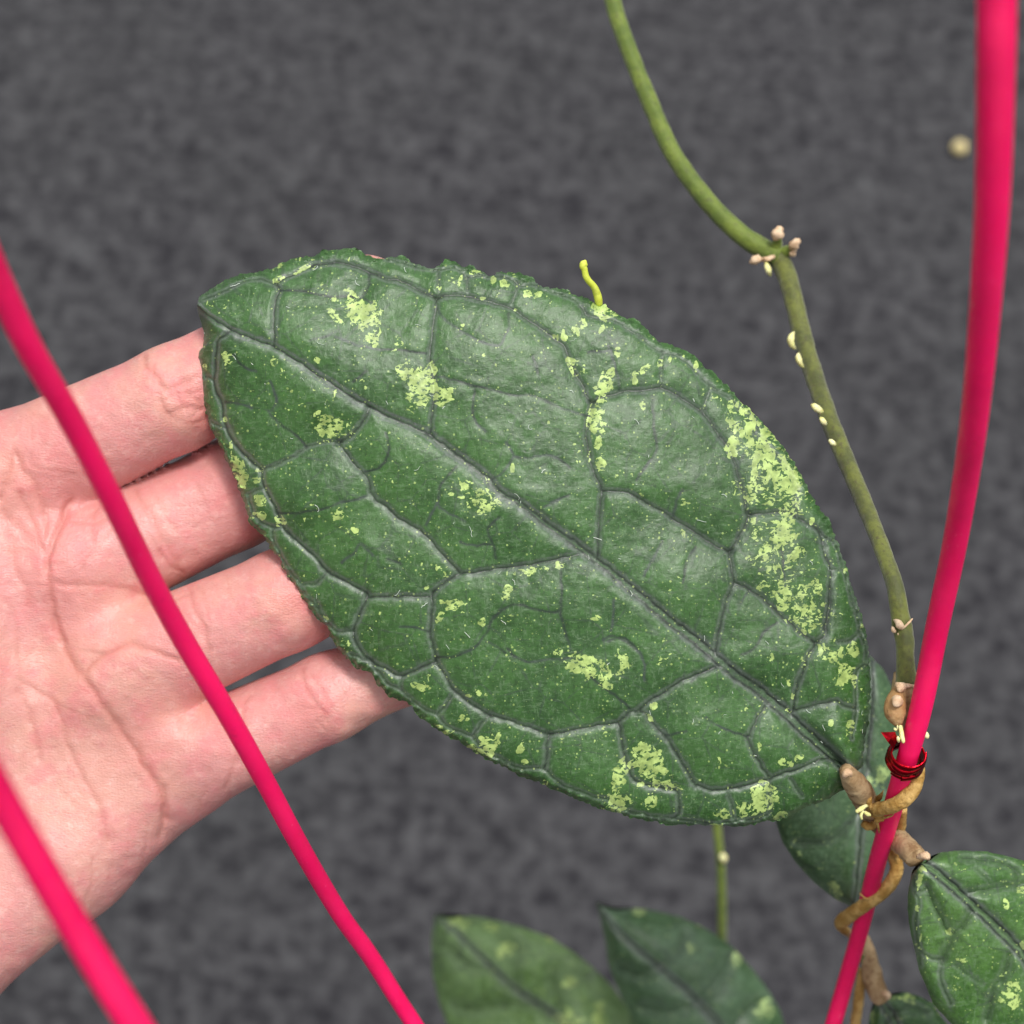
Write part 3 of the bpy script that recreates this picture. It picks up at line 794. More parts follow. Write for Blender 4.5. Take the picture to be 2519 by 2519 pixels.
SP = [('A', 1700, 740, 190, 120, 35, 1.1), ('A', 1470, 790, 120, 45, 50, 0.9), ('A', 1800, 980, 90, 55, 30, 0.95), ('A', 1440, 610, 35, 30, 0, 0.9),
      ('D', 1400, 215, 115, 75, -10, 1.1), ('D', 1350, 110, 80, 50, 30, 1.0), ('B', 190, 1290, 85, 75, 30, 1.05), ('B', 340, 1410, 115, 190, 10, 1.1),
      ('B', 540, 1510, 90, 95, 30, 1.05), ('B', 110, 1030, 70, 30, 0, 0.9), ('D', 540, 620, 60, 150, -10, 1.0), ('D', 700, 700, 45, 35, 0, 0.95),
      ('D', 725, 890, 55, 50, 0, 0.95), ('D', 740, 1030, 50, 35, 0, 0.95), ('D', 910, 1085, 65, 40, 40, 1.0), ('D', 1480, 1030, 55, 50, 0, 1.0),
      ('D', 460, 395, 18, 75, 0, 0.9), ('D', 720, 600, 45, 30, 0, 0.9), ('A', 415, 1165, 50, 55, 30, 1.05), ('A', 212, 1240, 38, 45, 0, 0.95), ('A', 895, 415, 70, 35, -20, 0.95),
      ('A', 930, 280, 70, 25, -35, 0.9), ('A', 1140, 315, 70, 22, -30, 0.9), ('A', 865, 1200, 30, 30, 0, 0.9), ('A', 1275, 1185, 40, 35, 0, 0.85), ('A', 400, 1735, 25, 25, 0, 0.9),
      ('B', 850, 345, 45, 30, 0, 0.95), ('B', 1020, 425, 30, 40, 0, 0.95), ('B', 1115, 455, 40, 35, 0, 1.0), ('B', 920, 600, 35, 25, 0, 0.95), ('B', 700, 430, 18, 50, 20, 0.9),
      ('B', 1355, 550, 40, 40, 0, 1.0), ('B', 1450, 555, 35, 22, -30, 0.95), ('B', 1800, 900, 35, 60, 0, 0.95), ('B', 1870, 830, 40, 50, 30, 0.9), ('B', 1765, 1215, 40, 60, 0, 1.0),
      ('B', 720, 848, 28, 22, 0, 0.9), ('C', 330, 235, 105, 80, 10, 1.15), ('C', 430, 290, 60, 14, 10, 0.9), ('C', 68, 440, 32, 50, 10, 1.0), ('C', 135, 370, 28, 55, 20, 0.95),
      ('C', 330, 970, 58, 150, 25, 1.1), ('C', 268, 1280, 75, 135, -18, 1.1), ('C', 282, 1490, 35, 70, 10, 0.95), ('C', 300, 1700, 45, 85, 0, 0.98), ('C', 715, 805, 52, 32, -35, 1.05),
      ('C', 622, 850, 25, 35, 0, 0.95), ('C', 625, 910, 25, 40, 0, 0.95), ('C', 700, 1160, 32, 55, 0, 0.95), ('C', 20, 750, 35, 60, -20, 1.0), ('C', 870, 740, 30, 40, 20, 0.9),
      ('C', 955, 720, 22, 45, 15, 0.95), ('C', 990, 845, 22, 22, 0, 0.95), ('C', 1205, 780, 18, 45, 5, 0.95), ('C', 310, 425, 25, 45, 10, 0.9), ('C', 460, 635, 28, 40, 0, 0.9),
      ('C', 1530, 1290, 40, 90, -25, 1.05), ('C', 1560, 1540, 75, 110, 20, 0.95), ('C', 1770, 1680, 42, 190, 12, 1.0), ('C', 1890, 1600, 55, 95, -20, 1.0), ('C', 1540, 1150, 32, 70, -10, 1.0),
      ('C', 1640, 1420, 32, 60, 0, 0.9), 
      ('T', 860, 760, 115, 190, 12, 1.15), ('T', 520, 800, 50, 75, 0, 1.0), ('T', 650, 1000, 70, 100, 15, 1.0), ('T', 1000, 1040, 60, 125, 38, 1.05), ('T', 455, 1070, 52, 48, 0, 0.9),
      ('T', 880, 1500, 68, 110, -8, 1.1), ('T', 880, 1650, 50, 70, 25, 1.05), ('T', 1240, 1430, 75, 90, 20, 1.05), ('T', 590, 1420, 60, 40, -30, 0.9), ('T', 1090, 1480, 40, 90, 25, 0.95),
      ('T', 500, 120, 50, 130, 20, 1.1), ('T', 970, 100, 50, 140, -30, 1.05), ('T', 870, 220, 55, 80, 30, 0.95), ('T', 980, 290, 40, 80, 30, 0.95), ('T', 1190, 640, 32, 60, 0, 1.0),
      ('T', 1590, 1225, 30, 55, -30, 1.0), ('T', 1790, 1900, 30, 50, 0, 1.0),
      ('I', 895, 90, 55, 110, 5, 1.1), ('I', 1540, 575, 48, 62, 0, 1.1), ('I', 1470, 790, 62, 100, 10, 1.1), ('I', 1545, 850, 24, 55, 0, 1.05), ('I', 930, 880, 24, 52, 8, 1.0),
      ('I', 1330, 1265, 22, 40, 0, 0.9), ('I', 1025, 1600, 48, 28, -25, 0.95), ('I', 880, 1640, 55, 30, 20, 0.85), ('I', 950, 1660, 35, 40, 0, 0.8), ('I', 760, 655, 24, 50, 10, 0.95), ('I', 970, 1000, 22, 45, 10, 0.9),
      ('I', 1360, 630, 45, 45, 0, 0.9), ('I', 1510, 1290, 38, 80, 0, 0.85), ('I', 650, 1500, 25, 45, 0, 0.9),
      ('H', 720, 330, 150, 85, 10, 1.05), ('H', 1100, 310, 38, 110, 15, 0.95), ('H', 950, 520, 45, 45, 0, 1.0), ('H', 1300, 1115, 60, 45, -10, 1.0), ('H', 1350, 1280, 90, 170, 8, 1.15),
      ('H', 1190, 1280, 60, 42, -20, 1.0), ('H', 1210, 1160, 55, 45, 20, 0.95), ('H', 1040, 1430, 58, 150, 15, 1.12), ('H', 1040, 1640, 115, 75, 0, 1.12), ('H', 1545, 1478, 92, 48, 5, 1.05),
      ('H', 1362, 1620, 55, 80, 0, 1.0), ('H', 1400, 1470, 40, 55, 0, 0.95), ('H', 1272, 1470, 45, 32, 0, 0.95), ('H', 128, 1115, 30, 60, 35, 1.0), ('H', 160, 1250, 35, 28, 0, 0.95),
      ('H', 475, 210, 42, 32, 0, 0.95), ('H', 1390, 720, 28, 50, 35, 1.0), ('H', 1345, 830, 24, 55, -25, 0.95), ('H', 1480, 1340, 35, 35, 0, 0.9), ('H', 350, 1460, 28, 32, 0, 1.0),
      ('E', 930, 565, 48, 48, 0, 1.0), ('E', 1095, 615, 38, 30, 0, 1.0), ('E', 1120, 740, 90, 42, 25, 1.05), ('E', 1245, 715, 70, 35, 30, 1.02), ('E', 1080, 812, 32, 26, 0, 0.95),
      ('E', 825, 628, 50, 22, -15, 0.95), ('E', 1560, 1370, 55, 42, -20, 0.98), ('E', 1840, 1320, 36, 32, 0, 1.0), ('E', 1350, 1555, 40, 48, 10, 1.0), ('E', 1330, 1625, 48, 26, -10, 1.0),
      ('E', 830, 1685, 70, 48, -15, 1.0), ('E', 740, 1665, 50, 25, 0, 0.95), ('E', 705, 1820, 55, 34, -45, 1.02), ('E', 1100, 1858, 38, 38, -30, 1.02), ('E', 580, 1532, 30, 22, 0, 1.0),
      ('G', 1110, 925, 75, 32, 15, 1.0), ('G', 1490, 1210, 25, 50, 0, 0.9), ('G', 1530, 1255, 40, 22, -40, 0.95), ('G', 1740, 1490, 125, 62, -22, 1.12), ('G', 1590, 1500, 65, 26, -5, 1.05),
      ('G', 200, 265, 38, 16, 35, 0.95), ('G', 1660, 985, 40, 25, 0, 0.9), ('G', 1720, 1005, 35, 25, -20, 0.95), ('G', 1560, 1015, 35, 20, 0, 0.9), ('G', 1265, 1300, 40, 20, 30, 0.95), ('G', 1365, 1355, 50, 20, 0, 0.95), ('G', 1770, 1590, 25, 50, 0, 0.95),
      ('X', 1300, 370, 62, 125, 12, 1.12), ('X', 990, 530, 55, 45, 10, 0.95), ('X', 1150, 520, 60, 65, 0, 0.95), ('X', 1400, 330, 45, 45, 0, 0.9), ('X', 1420, 395, 35, 35, 0, 0.95),
      ('X', 920, 632, 75, 16, 0, 0.9), ('X', 1480, 550, 80, 30, -20, 0.85), ('F', 440, 1430, 65, 30, 5, 0.95), ('F', 880, 265, 22, 22, 0, 1.0), ('F', 1275, 620, 18, 40, -15, 0.95)]
SQ = [('B', 1700, 930, 140, 90, -20, 0.8), ('B', 1840, 1240, 90, 100, 0, 0.75), ('C', 110, 780, 80, 100, 0, 0.75), ('D', 1560, 1160, 150, 100, 35, 0.62), ('D', 1560, 220, 130, 80, -25, 0.55),
      ('J', 140, 1110, 130, 260, -24, 0.98), ('J', 230, 1330, 150, 200, -20, 1.0), ('J', 270, 1300, 80, 230, -28, 0.95), ('T', 650, 380, 420, 130, 5, 0.95), ('T', 800, 1200, 420, 560, -10, 0.72), ('T', 1150, 1800, 280, 220, 0, 0.95),
      ('T', 560, 680, 160, 130, 0, 0.75), ('T', 330, 250, 130, 260, -15, 0.7), ('I', 1090, 200, 210, 230, 0, 0.9), ('I', 1320, 600, 160, 150, 0, 0.85), ('I', 1090, 640, 80, 120, 20, 0.75), ('I', 1380, 240, 90, 60, 0, 0.75),
      ('I', 1420, 860, 100, 110, 0, 0.7), ('I', 1500, 1330, 60, 130, 0, 0.75), ('H', 930, 430, 160, 100, -5, 0.85), ('H', 1090, 260, 80, 110, 0, 0.75), ('H', 1490, 300, 100, 80, -15, 0.8), ('H', 70, 600, 80, 90, 0, 0.45),
      ('E', 1050, 640, 300, 210, 30, 0.68), ('E', 1560, 1360, 300, 55, -12, 0.72), ('E', 750, 1380, 180, 90, 20, 0.6), ('E', 430, 1210, 120, 80, 0, 0.6), ('E', 150, 100, 300, 70, 0, 0.5), ('E', 860, 1690, 170, 70, 0, 0.5),
      ('G', 390, 530, 80, 55, 30, 0.75), ('G', 1730, 1420, 130, 60, 0, 0.6), ('X', 1250, 470, 200, 110, -15, 0.9), ('X', 960, 90, 120, 80, 0, 0.62), ('X', 1300, 350, 180, 120, 0, 0.6), ('F', 1300, 380, 80, 110, 10, 0.7),
      ('H', 1300, 1200, 200, 200, 0, 0.45), ('A', 1500, 650, 200, 120, 0, 0.4), ('B', 100, 1080, 140, 80, 0, 0.45), ('C', 620, 870, 100, 110, 0, 0.45), ('H', 1350, 1640, 90, 100, 0, 0.5), ('I', 770, 730, 90, 150, 0, 0.4), ('I', 280, 1660, 110, 110, 0, 0.45)]


def big_depth(X, Y, s, v):
    d = 301.0 + 5.0 * np.abs(v) ** 2.2 + 3.5 * (2 * s - 1.0) ** 2
    d += 3.2 * np.exp(-(v / 0.30) ** 2) * np.clip(1 - s / 0.4, 0, 1)          # folded a little along the midrib by the stalk
    d += 1.5 * np.clip((s - 0.9) / 0.1, 0, 1) ** 2
    d += np.where(v < 0, 1.2, -0.8) * np.abs(v)
    return d


big_leaf = build_leaf(plant, UP, LO, MID, VEINS, big_depth, 680, 421, M_LEAF,
                      'largest leaf, dark green with grey veins and lime flecks, held across the hand',
                      pillow=0.65, splash=SP, sparse=SQ, nubby=0.9, jag=4.2, seed=3, lint=90, wav=0.32, mid_w=13.0,
                      cells=[('F', 1130, 960, 150, -0.4, 1.7), ('A', 1450, 1080, 150, -0.3, 1.5), ('A', 1300, 650, 130, -0.2, 1.3), ('D', 1250, 650, 120, -0.2, 1.4), ('I', 500, 420, 120, -0.3, 1.3), ('D', 700, 200, 120, 0, 0.8),
                             ('F', 1800, 1000, 120, -0.2, 0.7), ('I', 450, 1000, 110, 0.2, -1.0), ('I', 850, 1500, 110, 0.2, -1.1), ('H', 1500, 500, 110, 0.1, -0.9), ('E', 1500, 1050, 120, 0.2, -1.0), ('E', 350, 600, 120, 0.1, -0.8),
                             ('C', 500, 700, 120, 0.3, -0.8), ('H', 700, 1150, 120, -0.2, 1.3), ('H', 500, 500, 140, 0, 0.5), ('G', 850, 400, 120, 0, -0.6), ('I', 1250, 900, 90, 0, -0.9), ('I', 250, 1550, 120, 0, -0.7), ('B', 900, 1300, 140, 0, -0.6)])


# --- the other leaves
def tilt(d0, ax=0.0, ay=0.0, curl=4.0, cx=0, cy=0, ends=3.0):
    def f(X, Y, s, v):
        return d0 + ax * (X - cx) / 100 + ay * (Y - cy) / 100 + curl * np.abs(v) ** 2 + ends * (2 * s - 1) ** 2
    return f


def blobs(seed, n, tag_, x0, x1, y0, y1, rmin, rmax):
    r = np.random.default_rng(seed)
    return [(tag_, r.uniform(x0, x1), r.uniform(y0, y1), r.uniform(rmin, rmax), r.uniform(rmin, rmax), r.uniform(0, 180), 0.95) for _ in range(n)]


build_leaf(plant,
           pl('P 770,335 815,330 840,280 900,245 1000,215 1200,195 1500,205 1750,260 1932,312 O 2000,1690 2070,1780 2120,1900 2160,2050 2180,2250'),
           pl('P 770,335 720,350 665,425 620,650 610,850 640,1100 700,1350 740,1550 820,1730 900,1932 O 1830,1970 1900,2050 2000,2130 2100,2210 2180,2250'),
           pl('P 770,335 900,420 1050,540 1200,680 1400,860 1600,1040 1800,1250 1932,1400 O 2000,1920 2090,2080 2180,2250'),
           [(pl(s_), *lv) for lv, ss in (((9, 0.5, 0.5), ['P 1300,670 1500,640 1700,600 1850,590 1932,560', 'P 1340,890 1250,1020 1150,1130 1080,1250 1000,1430', 'P 1760,1380 1700,1600 1600,1750 1550,1900 1500,2100',
                                                         'P 1240,270 1500,300 1750,360 1850,470 1860,600', 'P 820,610 900,800 1000,980 1060,1120']),
                                        ((6, 0.2, 1.0), ['P 1000,1430 850,1400 760,1330', 'P 1000,1430 990,1600 1020,1750 1100,1932', 'P 700,660 740,800 700,1000 740,1300 760,1500', 'P 680,500 700,620 770,650 820,610']),
                                        ((6, 0.2, 0.5), ['P 1400,400 1550,560', 'P 1150,1480 1300,1600 1450,1700'])) for s_ in ss],
           tilt(314, 1.2, 1.4, 4.0, 2270, 2120, 0), 300, 201, M_LEAF_R, 'green flecked leaf at the lower right, cut by the frame edge', pillow=1.6,
           splash=[('P', 760, 510, 40, 130, 10, 1.0), ('P', 1790, 1840, 90, 160, -25, 1.08), ('P', 1730, 800, 32, 75, -15, 0.95), ('P', 1100, 1115, 42, 42, 0, 0.98), ('P', 720, 840, 28, 42, 0, 0.95),
                   ('P', 1910, 640, 60, 40, 15, 1.05), ('P', 1190, 1410, 30, 60, -30, 0.95), ('P', 1270, 1440, 45, 25, 0, 0.9), ('P', 1145, 1770, 25, 50, 0, 0.95), ('P', 1860, 1740, 28, 50, -30, 0.95), ('P', 1920, 1260, 30, 60, 0, 1.0),
                   ('P', 1680, 1890, 50, 35, 20, 0.9), ('P', 1255, 1165, 20, 22, 0, 0.9), ('P', 975, 970, 20, 22, 0, 0.9)],
           sparse=[('P', 1750, 1550, 250, 300, 0, 0.4), ('P', 760, 1300, 150, 500, 0, 0.4), ('P', 1250, 1250, 250, 200, 0, 0.35), ('P', 1920, 500, 100, 100, 0, 0.6)], seed=21, mid_w=13, margin=1.0, jag=1.0, wav=0.35)

build_leaf(plant, pl('O 1640,1236 1666,1262 1690,1310 1700,1380 1698,1450 1692,1540 1672,1620 1645,1680 1610,1712'),
           pl('O 1640,1236 1590,1300 1520,1400 1468,1480 1462,1545 1476,1588 1502,1628 1535,1664 1575,1696 1610,1712'),
           pl('O 1640,1236 1640,1320 1632,1420 1626,1540 1620,1630 1610,1712'),
           [(pl(s_), 8, 0.5, 0.5) for s_ in ['O 1630,1400 1600,1440 1560,1450 1500,1480', 'O 1626,1520 1590,1570 1550,1590 1500,1590', 'O 1630,1440 1660,1480 1685,1490']],
           tilt(350, 0, 0.4, 4.5, 2060, 1900, 2.0), 150, 101, M_LEAF_DK, 'small blue-green leaf tucked behind the base of the largest leaf', pillow=1.2,
           splash=[('K', 355, 1160, 42, 85, -20, 1.1), ('K', 390, 1260, 30, 40, 0, 0.95), ('K', 740, 190, 50, 90, 15, 1.05), ('K', 55, 855, 30, 35, 0, 0.9), ('K', 650, 230, 40, 30, 0, 0.9)], seed=31, split=False, margin=1.2)

build_leaf(plant, pl('Q 1500,1500 1400,1200 1250,960 1160,843 1090,760 1020,660 930,570 830,490 700,410 560,360 400,320 250,300 140,300'),
           pl('Q 1500,1500 1100,1480 700,1350 400,1120 270,970 200,843 160,730 130,600 122,420 140,300'),
           pl('Q 1500,1500 1000,1080 760,820 540,670 420,560 300,440 140,300'),
           [(pl(s_), 14, 0.55, 0.3) for s_ in ['Q 540,670 540,560 560,470 500,380', 'Q 760,820 760,720 720,640 760,560 900,600', 'Q 640,740 500,740 350,770 250,760', 'Q 420,560 320,560 220,480']],
           tilt(465, -0.6, -0.8, 9, 1350, 2400, 6), 200, 141, M_LEAF_FAR, 'blurred bright green leaf left of its neighbour at the bottom', pillow=2.2, wav=0.8,
           splash=[('Q', 800, 820, 60, 50, 0, 1.0), ('Q', 945, 805, 30, 60, 10, 1.0), ('Q', 420, 365, 50, 20, 10, 0.9), ('Q', 800, 640, 40, 25, 0, 0.9), ('Q', 260, 340, 50, 30, 20, 0.95), ('Q', 490, 470, 60, 40, 0, 0.85), ('Q', 710, 420, 25, 20, 0, 0.95)], seed=41, split=False, margin=0.3)

build_leaf(plant, pl('Q 1850,1400 1900,1100 1870,843 1850,780 1800,690 1720,580 1600,450 1480,370 1350,310 1200,275 1020,262 940,240'),
           pl('Q 1850,1400 1350,1200 1150,900 1110,800 1050,680 1000,550 985,430 960,330 940,240'),
           pl('Q 1850,1400 1650,1000 1450,740 1250,560 1060,400 940,240'),
           [(pl(s_), 14, 0.55, 0.3) for s_ in ['Q 1250,560 1350,480 1380,400', 'Q 1450,740 1560,600 1600,520', 'Q 1250,560 1150,600 1060,560', 'Q 1450,740 1300,780 1180,760', 'Q 1580,900 1700,760 1780,720']],
           tilt(440, 0.5, -0.4, 9, 1650, 2400, 6), 200, 141, M_LEAF_DK, 'blurred dark green leaf with a sharp tip at bottom centre', pillow=1.8, wav=0.8,
           splash=[('Q', 1155, 290, 32, 22, 10, 1.05), ('Q', 1635, 530, 30, 35, 0, 1.0), ('Q', 1775, 770, 38, 42, 0, 1.1), ('Q', 1410, 470, 30, 25, 0, 0.8)], seed=51, split=False, margin=0.3)

build_leaf(plant, pl('R 830,650 900,605 1000,592 1120,622 1230,682 1280,760 1340,840 1450,1100 1300,1500'),
           pl('R 830,650 772,680 750,760 738,840 760,1100 900,1400 1300,1500'),
           pl('R 830,650 900,760 980,900 1120,1150 1300,1500'),
           [(pl(s_), 8, 0.6, 0.4) for s_ in ['R 900,760 1000,720 1100,720 1200,760', 'R 980,900 1100,860 1250,880', 'R 900,760 860,850 840,1000']],
           tilt(366, 0.5, 1.0, 4, 2200, 2480, 2), 140, 101, M_LEAF, 'top of a dark leaf at the bottom edge beside the pink wire', pillow=1.4,
           splash=[('R', 1050, 645, 45, 28, 30, 1.0), ('R', 960, 640, 50, 20, 0, 0.85), ('R', 770, 790, 18, 50, 0, 0.8)], seed=61, split=False, margin=1.2)

# --- stems
stem = tube('stem', tp('O 1150,-90,366,38 1156,0,364,33.4 1185,90,361,32.6 1225,190,358,33.4 1270,290,355,34.3 1335,380,352,36.1 1395,440,350,37.8 1440,470,349,40.5 1468,485,348,42.2'),
            M_STEM, plant, seg=20, n=90, rough=0.03)
tag(stem, 'green upper stem curving in from the top edge')
stem2 = tube('stem', tp('O 1452,468,349,38.7 1476,500,348,39.6 1492,545,345,37.0 1508,610,342,36.1 1530,690,337,36.1 1568,800,328,35.2 1618,920,319,33.4 1662,1030,310,31.7 1688,1105,305,32.6 1700,1172,304,37.0 1703,1186,304,38.7 '
                        '1707,1215,303,35.2 1708,1255,302,35.2 1710,1290,302,42.2'), M_STEM2, plant, seg=20, n=140, rough=0.04)
tag(stem2, 'olive stem with cream root tips along its left side')
back = tube('stem', tp('O 1349,1480,470,17 1353,1560,472,17 1360,1640,474,17 1362,1720,477,18 1362,1800,482,18 1365,1990,492,18'), M_STEM, plant, n=50, rough=0.03)
tag(back, 'thin blurred green stem hanging below the largest leaf')
tube('root_tip', tp('X 960,880,471,10 975,898,470,58 982,920,470,66 978,945,471,30 972,955,472,8'), M_NUB, back, seg=12, n=14)
for spec in ('J 296,612,336,10 283,635,334.5,40 281,655,334.5,44 290,680,335,30 304,692,337,10', 'J 318,712,333.5,10 316,730,332.5,34 320,748,332.5,38 330,768,333,26 342,780,334,8', 'J 378,958,324.5,10 390,964,324,36 404,974,324,44 420,986,324.5,36 432,992,325.5,14',
             'J 418,1020,322,10 428,1028,321.6,32 438,1040,321.8,34 448,1050,322.6,14', 'J 462,1126,318.4,10 470,1131,318,28 480,1139,318,34 492,1148,318.6,16', 'J 162,282,345,12 168,300,344,34 175,322,344,36 184,344,345.4,12'):
    tube('root_tip', [(a, b, c_, w_ * 0.82) for a, b, c_, w_ in tp(spec)], M_NUB, stem2, seg=14, n=18, rough=0.1)
# scars and buds at the upper joint
tube('bud_stalk', tp('J 200,225,348,70 215,195,347,56 220,168,346,36'), M_STEM, stem2, seg=12, n=12, rough=0.05)
tube('bud_stalk', tp('J 240,236,348,60 275,225,347,54 296,212,346,36'), M_STEM, stem2, seg=12, n=12, rough=0.05)
for spec in ('J 210,172,346,14 213,158,345,54 219,142,344.6,68 226,128,345,50 229,120,345.6,12', 'J 280,218,346,16 290,205,345,48 302,190,344.6,58 314,178,345,36 320,172,345.5,10',
             'J 282,250,347,16 288,240,346.2,36 296,230,346,32 300,222,346.6,10', 'J 138,262,347,16 124,266,345.6,46 110,272,345,58 97,276,345.4,34 92,278,346,8', 'J 140,268,346,18 165,266,345,34 190,258,345,26 205,250,346,10'):
    tube('bud_scar', [(a, b, c_, w_ * 0.85) for a, b, c_, w_ in tp(spec)], M_SCAR, stem2, seg=14, n=18, rough=0.25, seed=5)
# middle joint
for spec in ('L 868,120,303,20 900,140,302.3,60 930,165,302,95 945,195,302,90 950,225,302.5,30', 'L 850,200,303,20 856,225,302.5,46 870,250,302.5,52 890,268,303,18', 'L 915,275,303,20 926,292,302.6,36 936,310,303,16',
             'L 960,235,302.3,20 1010,190,302,26 1060,140,302.4,26 1090,105,303,14'):
    tube('bud_scar', tp(spec), M_SCAR, stem2, seg=12, n=14, rough=0.14, seed=8)

wood = tube('stem', tp('O 1708,1270,303,44 1709,1300,303.5,56 1707,1330,304,52 1712,1365,305,42 1722,1400,308,30 1728,1430,309,26'), M_WOOD, plant, seg=20, n=60, rough=0.08, seed=4)
tag(wood, 'tan woody joint where the green stem turns brown above the red tie')
shoot = tube('side_shoot', tp('L 1000,900,303,120 945,960,301.5,170 900,1060,300,230 885,1150,299.4,270 890,1240,299.4,250 912,1320,300,150 930,1380,301,60'), M_BULB, wood, seg=22, n=44, rough=0.05, seed=9)
for spec in ('L 880,905,299.5,30 915,905,298.8,90 950,920,298.6,125 985,935,299,100 1005,950,299.5,30', 'L 850,1045,297.5,30 880,1060,296.8,110 912,1085,296.6,150 945,1105,296.9,110 970,1120,297.6,30'):
    tube('leaf_scar', tp(spec), M_SCAR, wood, seg=14, n=16, rough=0.1, seed=3, flat=0.5)
tube('leaf_scar', tp('L 890,870,301.5,20 960,885,300.6,50 1040,900,300.4,60 1130,895,301,30'), M_SCAR, wood, seg=12, n=16, rough=0.2)
for spec in ('L 945,1380,299,50 955,1440,298.5,55 968,1510,298,56 982,1572,298,40 986,1584,298,10', 'L 905,1350,299.5,16 912,1390,299,18 900,1440,299.4,16', 'L 870,1405,299,14 884,1420,298.6,36 894,1432,299,14',
             'L 915,1505,298.5,20 920,1530,298,44 926,1560,298.5,34 932,1572,299,8', 'L 1205,1450,304,30 1240,1480,303.6,80 1262,1505,303.6,62 1275,1520,304,14'):
    tube('aerial_root', tp(spec), M_NUB, wood, seg=12, n=16, rough=0.08, seed=6)

# petioles of the opposite leaves
pet = tube('leaf_stalk', tp('K 440,140,305,110 480,210,306.5,170 545,300,310,205 615,420,317,210 690,550,325,205 780,640,328,190'), M_WOOD, plant, seg=20, n=60, rough=0.06, seed=12)
tag(pet, 'tan stalk of the largest leaf')
tube('leaf_scar', tp('K 428,215,303.4,16 436,190,302.6,56 455,168,302.4,66 478,180,302.8,50 490,205,303.6,12'), M_SCAR, pet, seg=14, n=16, rough=0.12)
pet2 = tube('leaf_stalk', tp('K 760,610,328,190 860,710,325,195 930,780,321,190 1000,850,317,190 1030,885,316,180'), M_WOOD, plant, seg=20, n=60, rough=0.06, seed=13)
tag(pet2, 'tan stalk of the lower right leaf')
tube('leaf_scar', tp('K 1050,880,311,40 1085,866,310,64 1115,868,309.6,72 1132,888,310,36 1136,900,310.4,10'), M_SCAR, pet2, seg=14, n=16, rough=0.14)

gold = tube('stem', tp('L 1150,1650,311,130 K 1038,110,306.5,120 1042,190,306,124 1010,300,306,128 935,390,306.3,130 840,445,307.6,126 740,475,310.6,122 660,482,314.6,112 600,470,318,60'),
            M_GOLD, plant, seg=20, n=110, rough=0.07, seed=14)
tag(gold, 'golden stem loop crossing the wire just below the red tie')
for spec in ('K 655,470,312,50 640,430,311,44 640,390,310.5,46 650,372,310.8,20', 'K 700,400,314,60 730,370,312,40 748,340,309,14 758,320,308,6', 'K 700,560,314,40 712,620,316.5,22 728,690,320,14 734,728,321.5,6',
             'K 640,520,313,30 740,548,312.6,26 820,535,311,16 845,515,310,6', 'K 690,570,314,60 730,560,314,50 760,570,314,20', 'K 590,600,318,60 640,620,318.5,70 690,600,319,60'):
    tube('rootlet', tp(spec), M_GOLD, gold, seg=10, n=18, rough=0.16, seed=15)
for spec in ('K 640,440,311.4,26 600,455,311,34 560,480,310.6,42 530,500,310.6,26', 'K 590,490,311,26 570,530,311,26 578,560,311.2,20', 'K 600,500,311,24 630,520,311,36 650,530,311.4,14'):
    tube('young_root', tp(spec), M_NUB, gold, seg=10, n=16, rough=0.15, seed=16)
inner = tube('stem', tp('K 920,480,318,70 912,560,321,80 890,640,325,100 850,760,332,100 850,860,334,120 868,960,334,115 845,1050,334,115 780,1140,335,115 690,1215,336,115 590,1285,338.5,115 490,1355,343,118 415,1412,348,120 400,1450,353,90 450,1500,356,70'),
             M_GOLD, plant, seg=20, n=150, rough=0.06, seed=17)
tag(inner, 'golden stem loop crossing the wire low down')
for spec in ('K 560,1180,336,14 590,1210,335.5,16 620,1225,335.5,20 650,1225,336,26', 'K 680,1160,335,14 690,1195,335,26 680,1220,335,30', 'K 860,830,332,60 890,870,331,30 905,900,331,8'):
    tube('rootlet', tp(spec), M_GOLD, inner, seg=10, n=14, rough=0.15)
low = tube('stem', tp('K 430,1480,355,60 520,1540,358,90 R 700,180,360,85 735,300,361,120 758,430,362,150 785,540,362,158 828,630,362,150 850,660,362,120'), M_WOOD, plant, seg=20, n=80, rough=0.06, seed=18)
tag(low, 'tan stem behind the pink wire at the bottom')
tube('leaf_scar', tp('R 850,610,360,30 872,605,359,50 890,625,359,50 880,650,360,20'), M_SCAR, low, seg=12, n=12, rough=0.1)
tube('rootlet', tp('R 690,310,358,50 670,350,358,40 690,370,358,14'), M_STEM2, low, seg=10, n=14, rough=0.2)
low2 = tube('stem', tp('R 690,420,364,60 675,540,365,75 660,680,366,80 640,820,368,82 620,1000,370,82'), M_GOLD, plant, seg=18, n=60, rough=0.06, seed=19)
tag(low2, 'golden stem running off the bottom edge beside the wire')
tube('rootlet', tp('R 480,790,360,60 510,770,360,40 535,745,361,8'), M_GOLD, low2, seg=10, n=12, rough=0.1)
tend = tube('tendril', tp('C 290,190,306,60 278,140,305.5,78 262,80,305,76 235,20,304,66 B 1905,400,303,62 1885,320,302.6,62 1872,290,302.5,74 1880,262,302.5,78 1890,242,302.5,40 1892,234,302.6,8'), M_TENDRIL, plant, seg=14, n=50, rough=0.04)
tag(tend, 'small lime-yellow tendril sticking up behind the leaf rim')

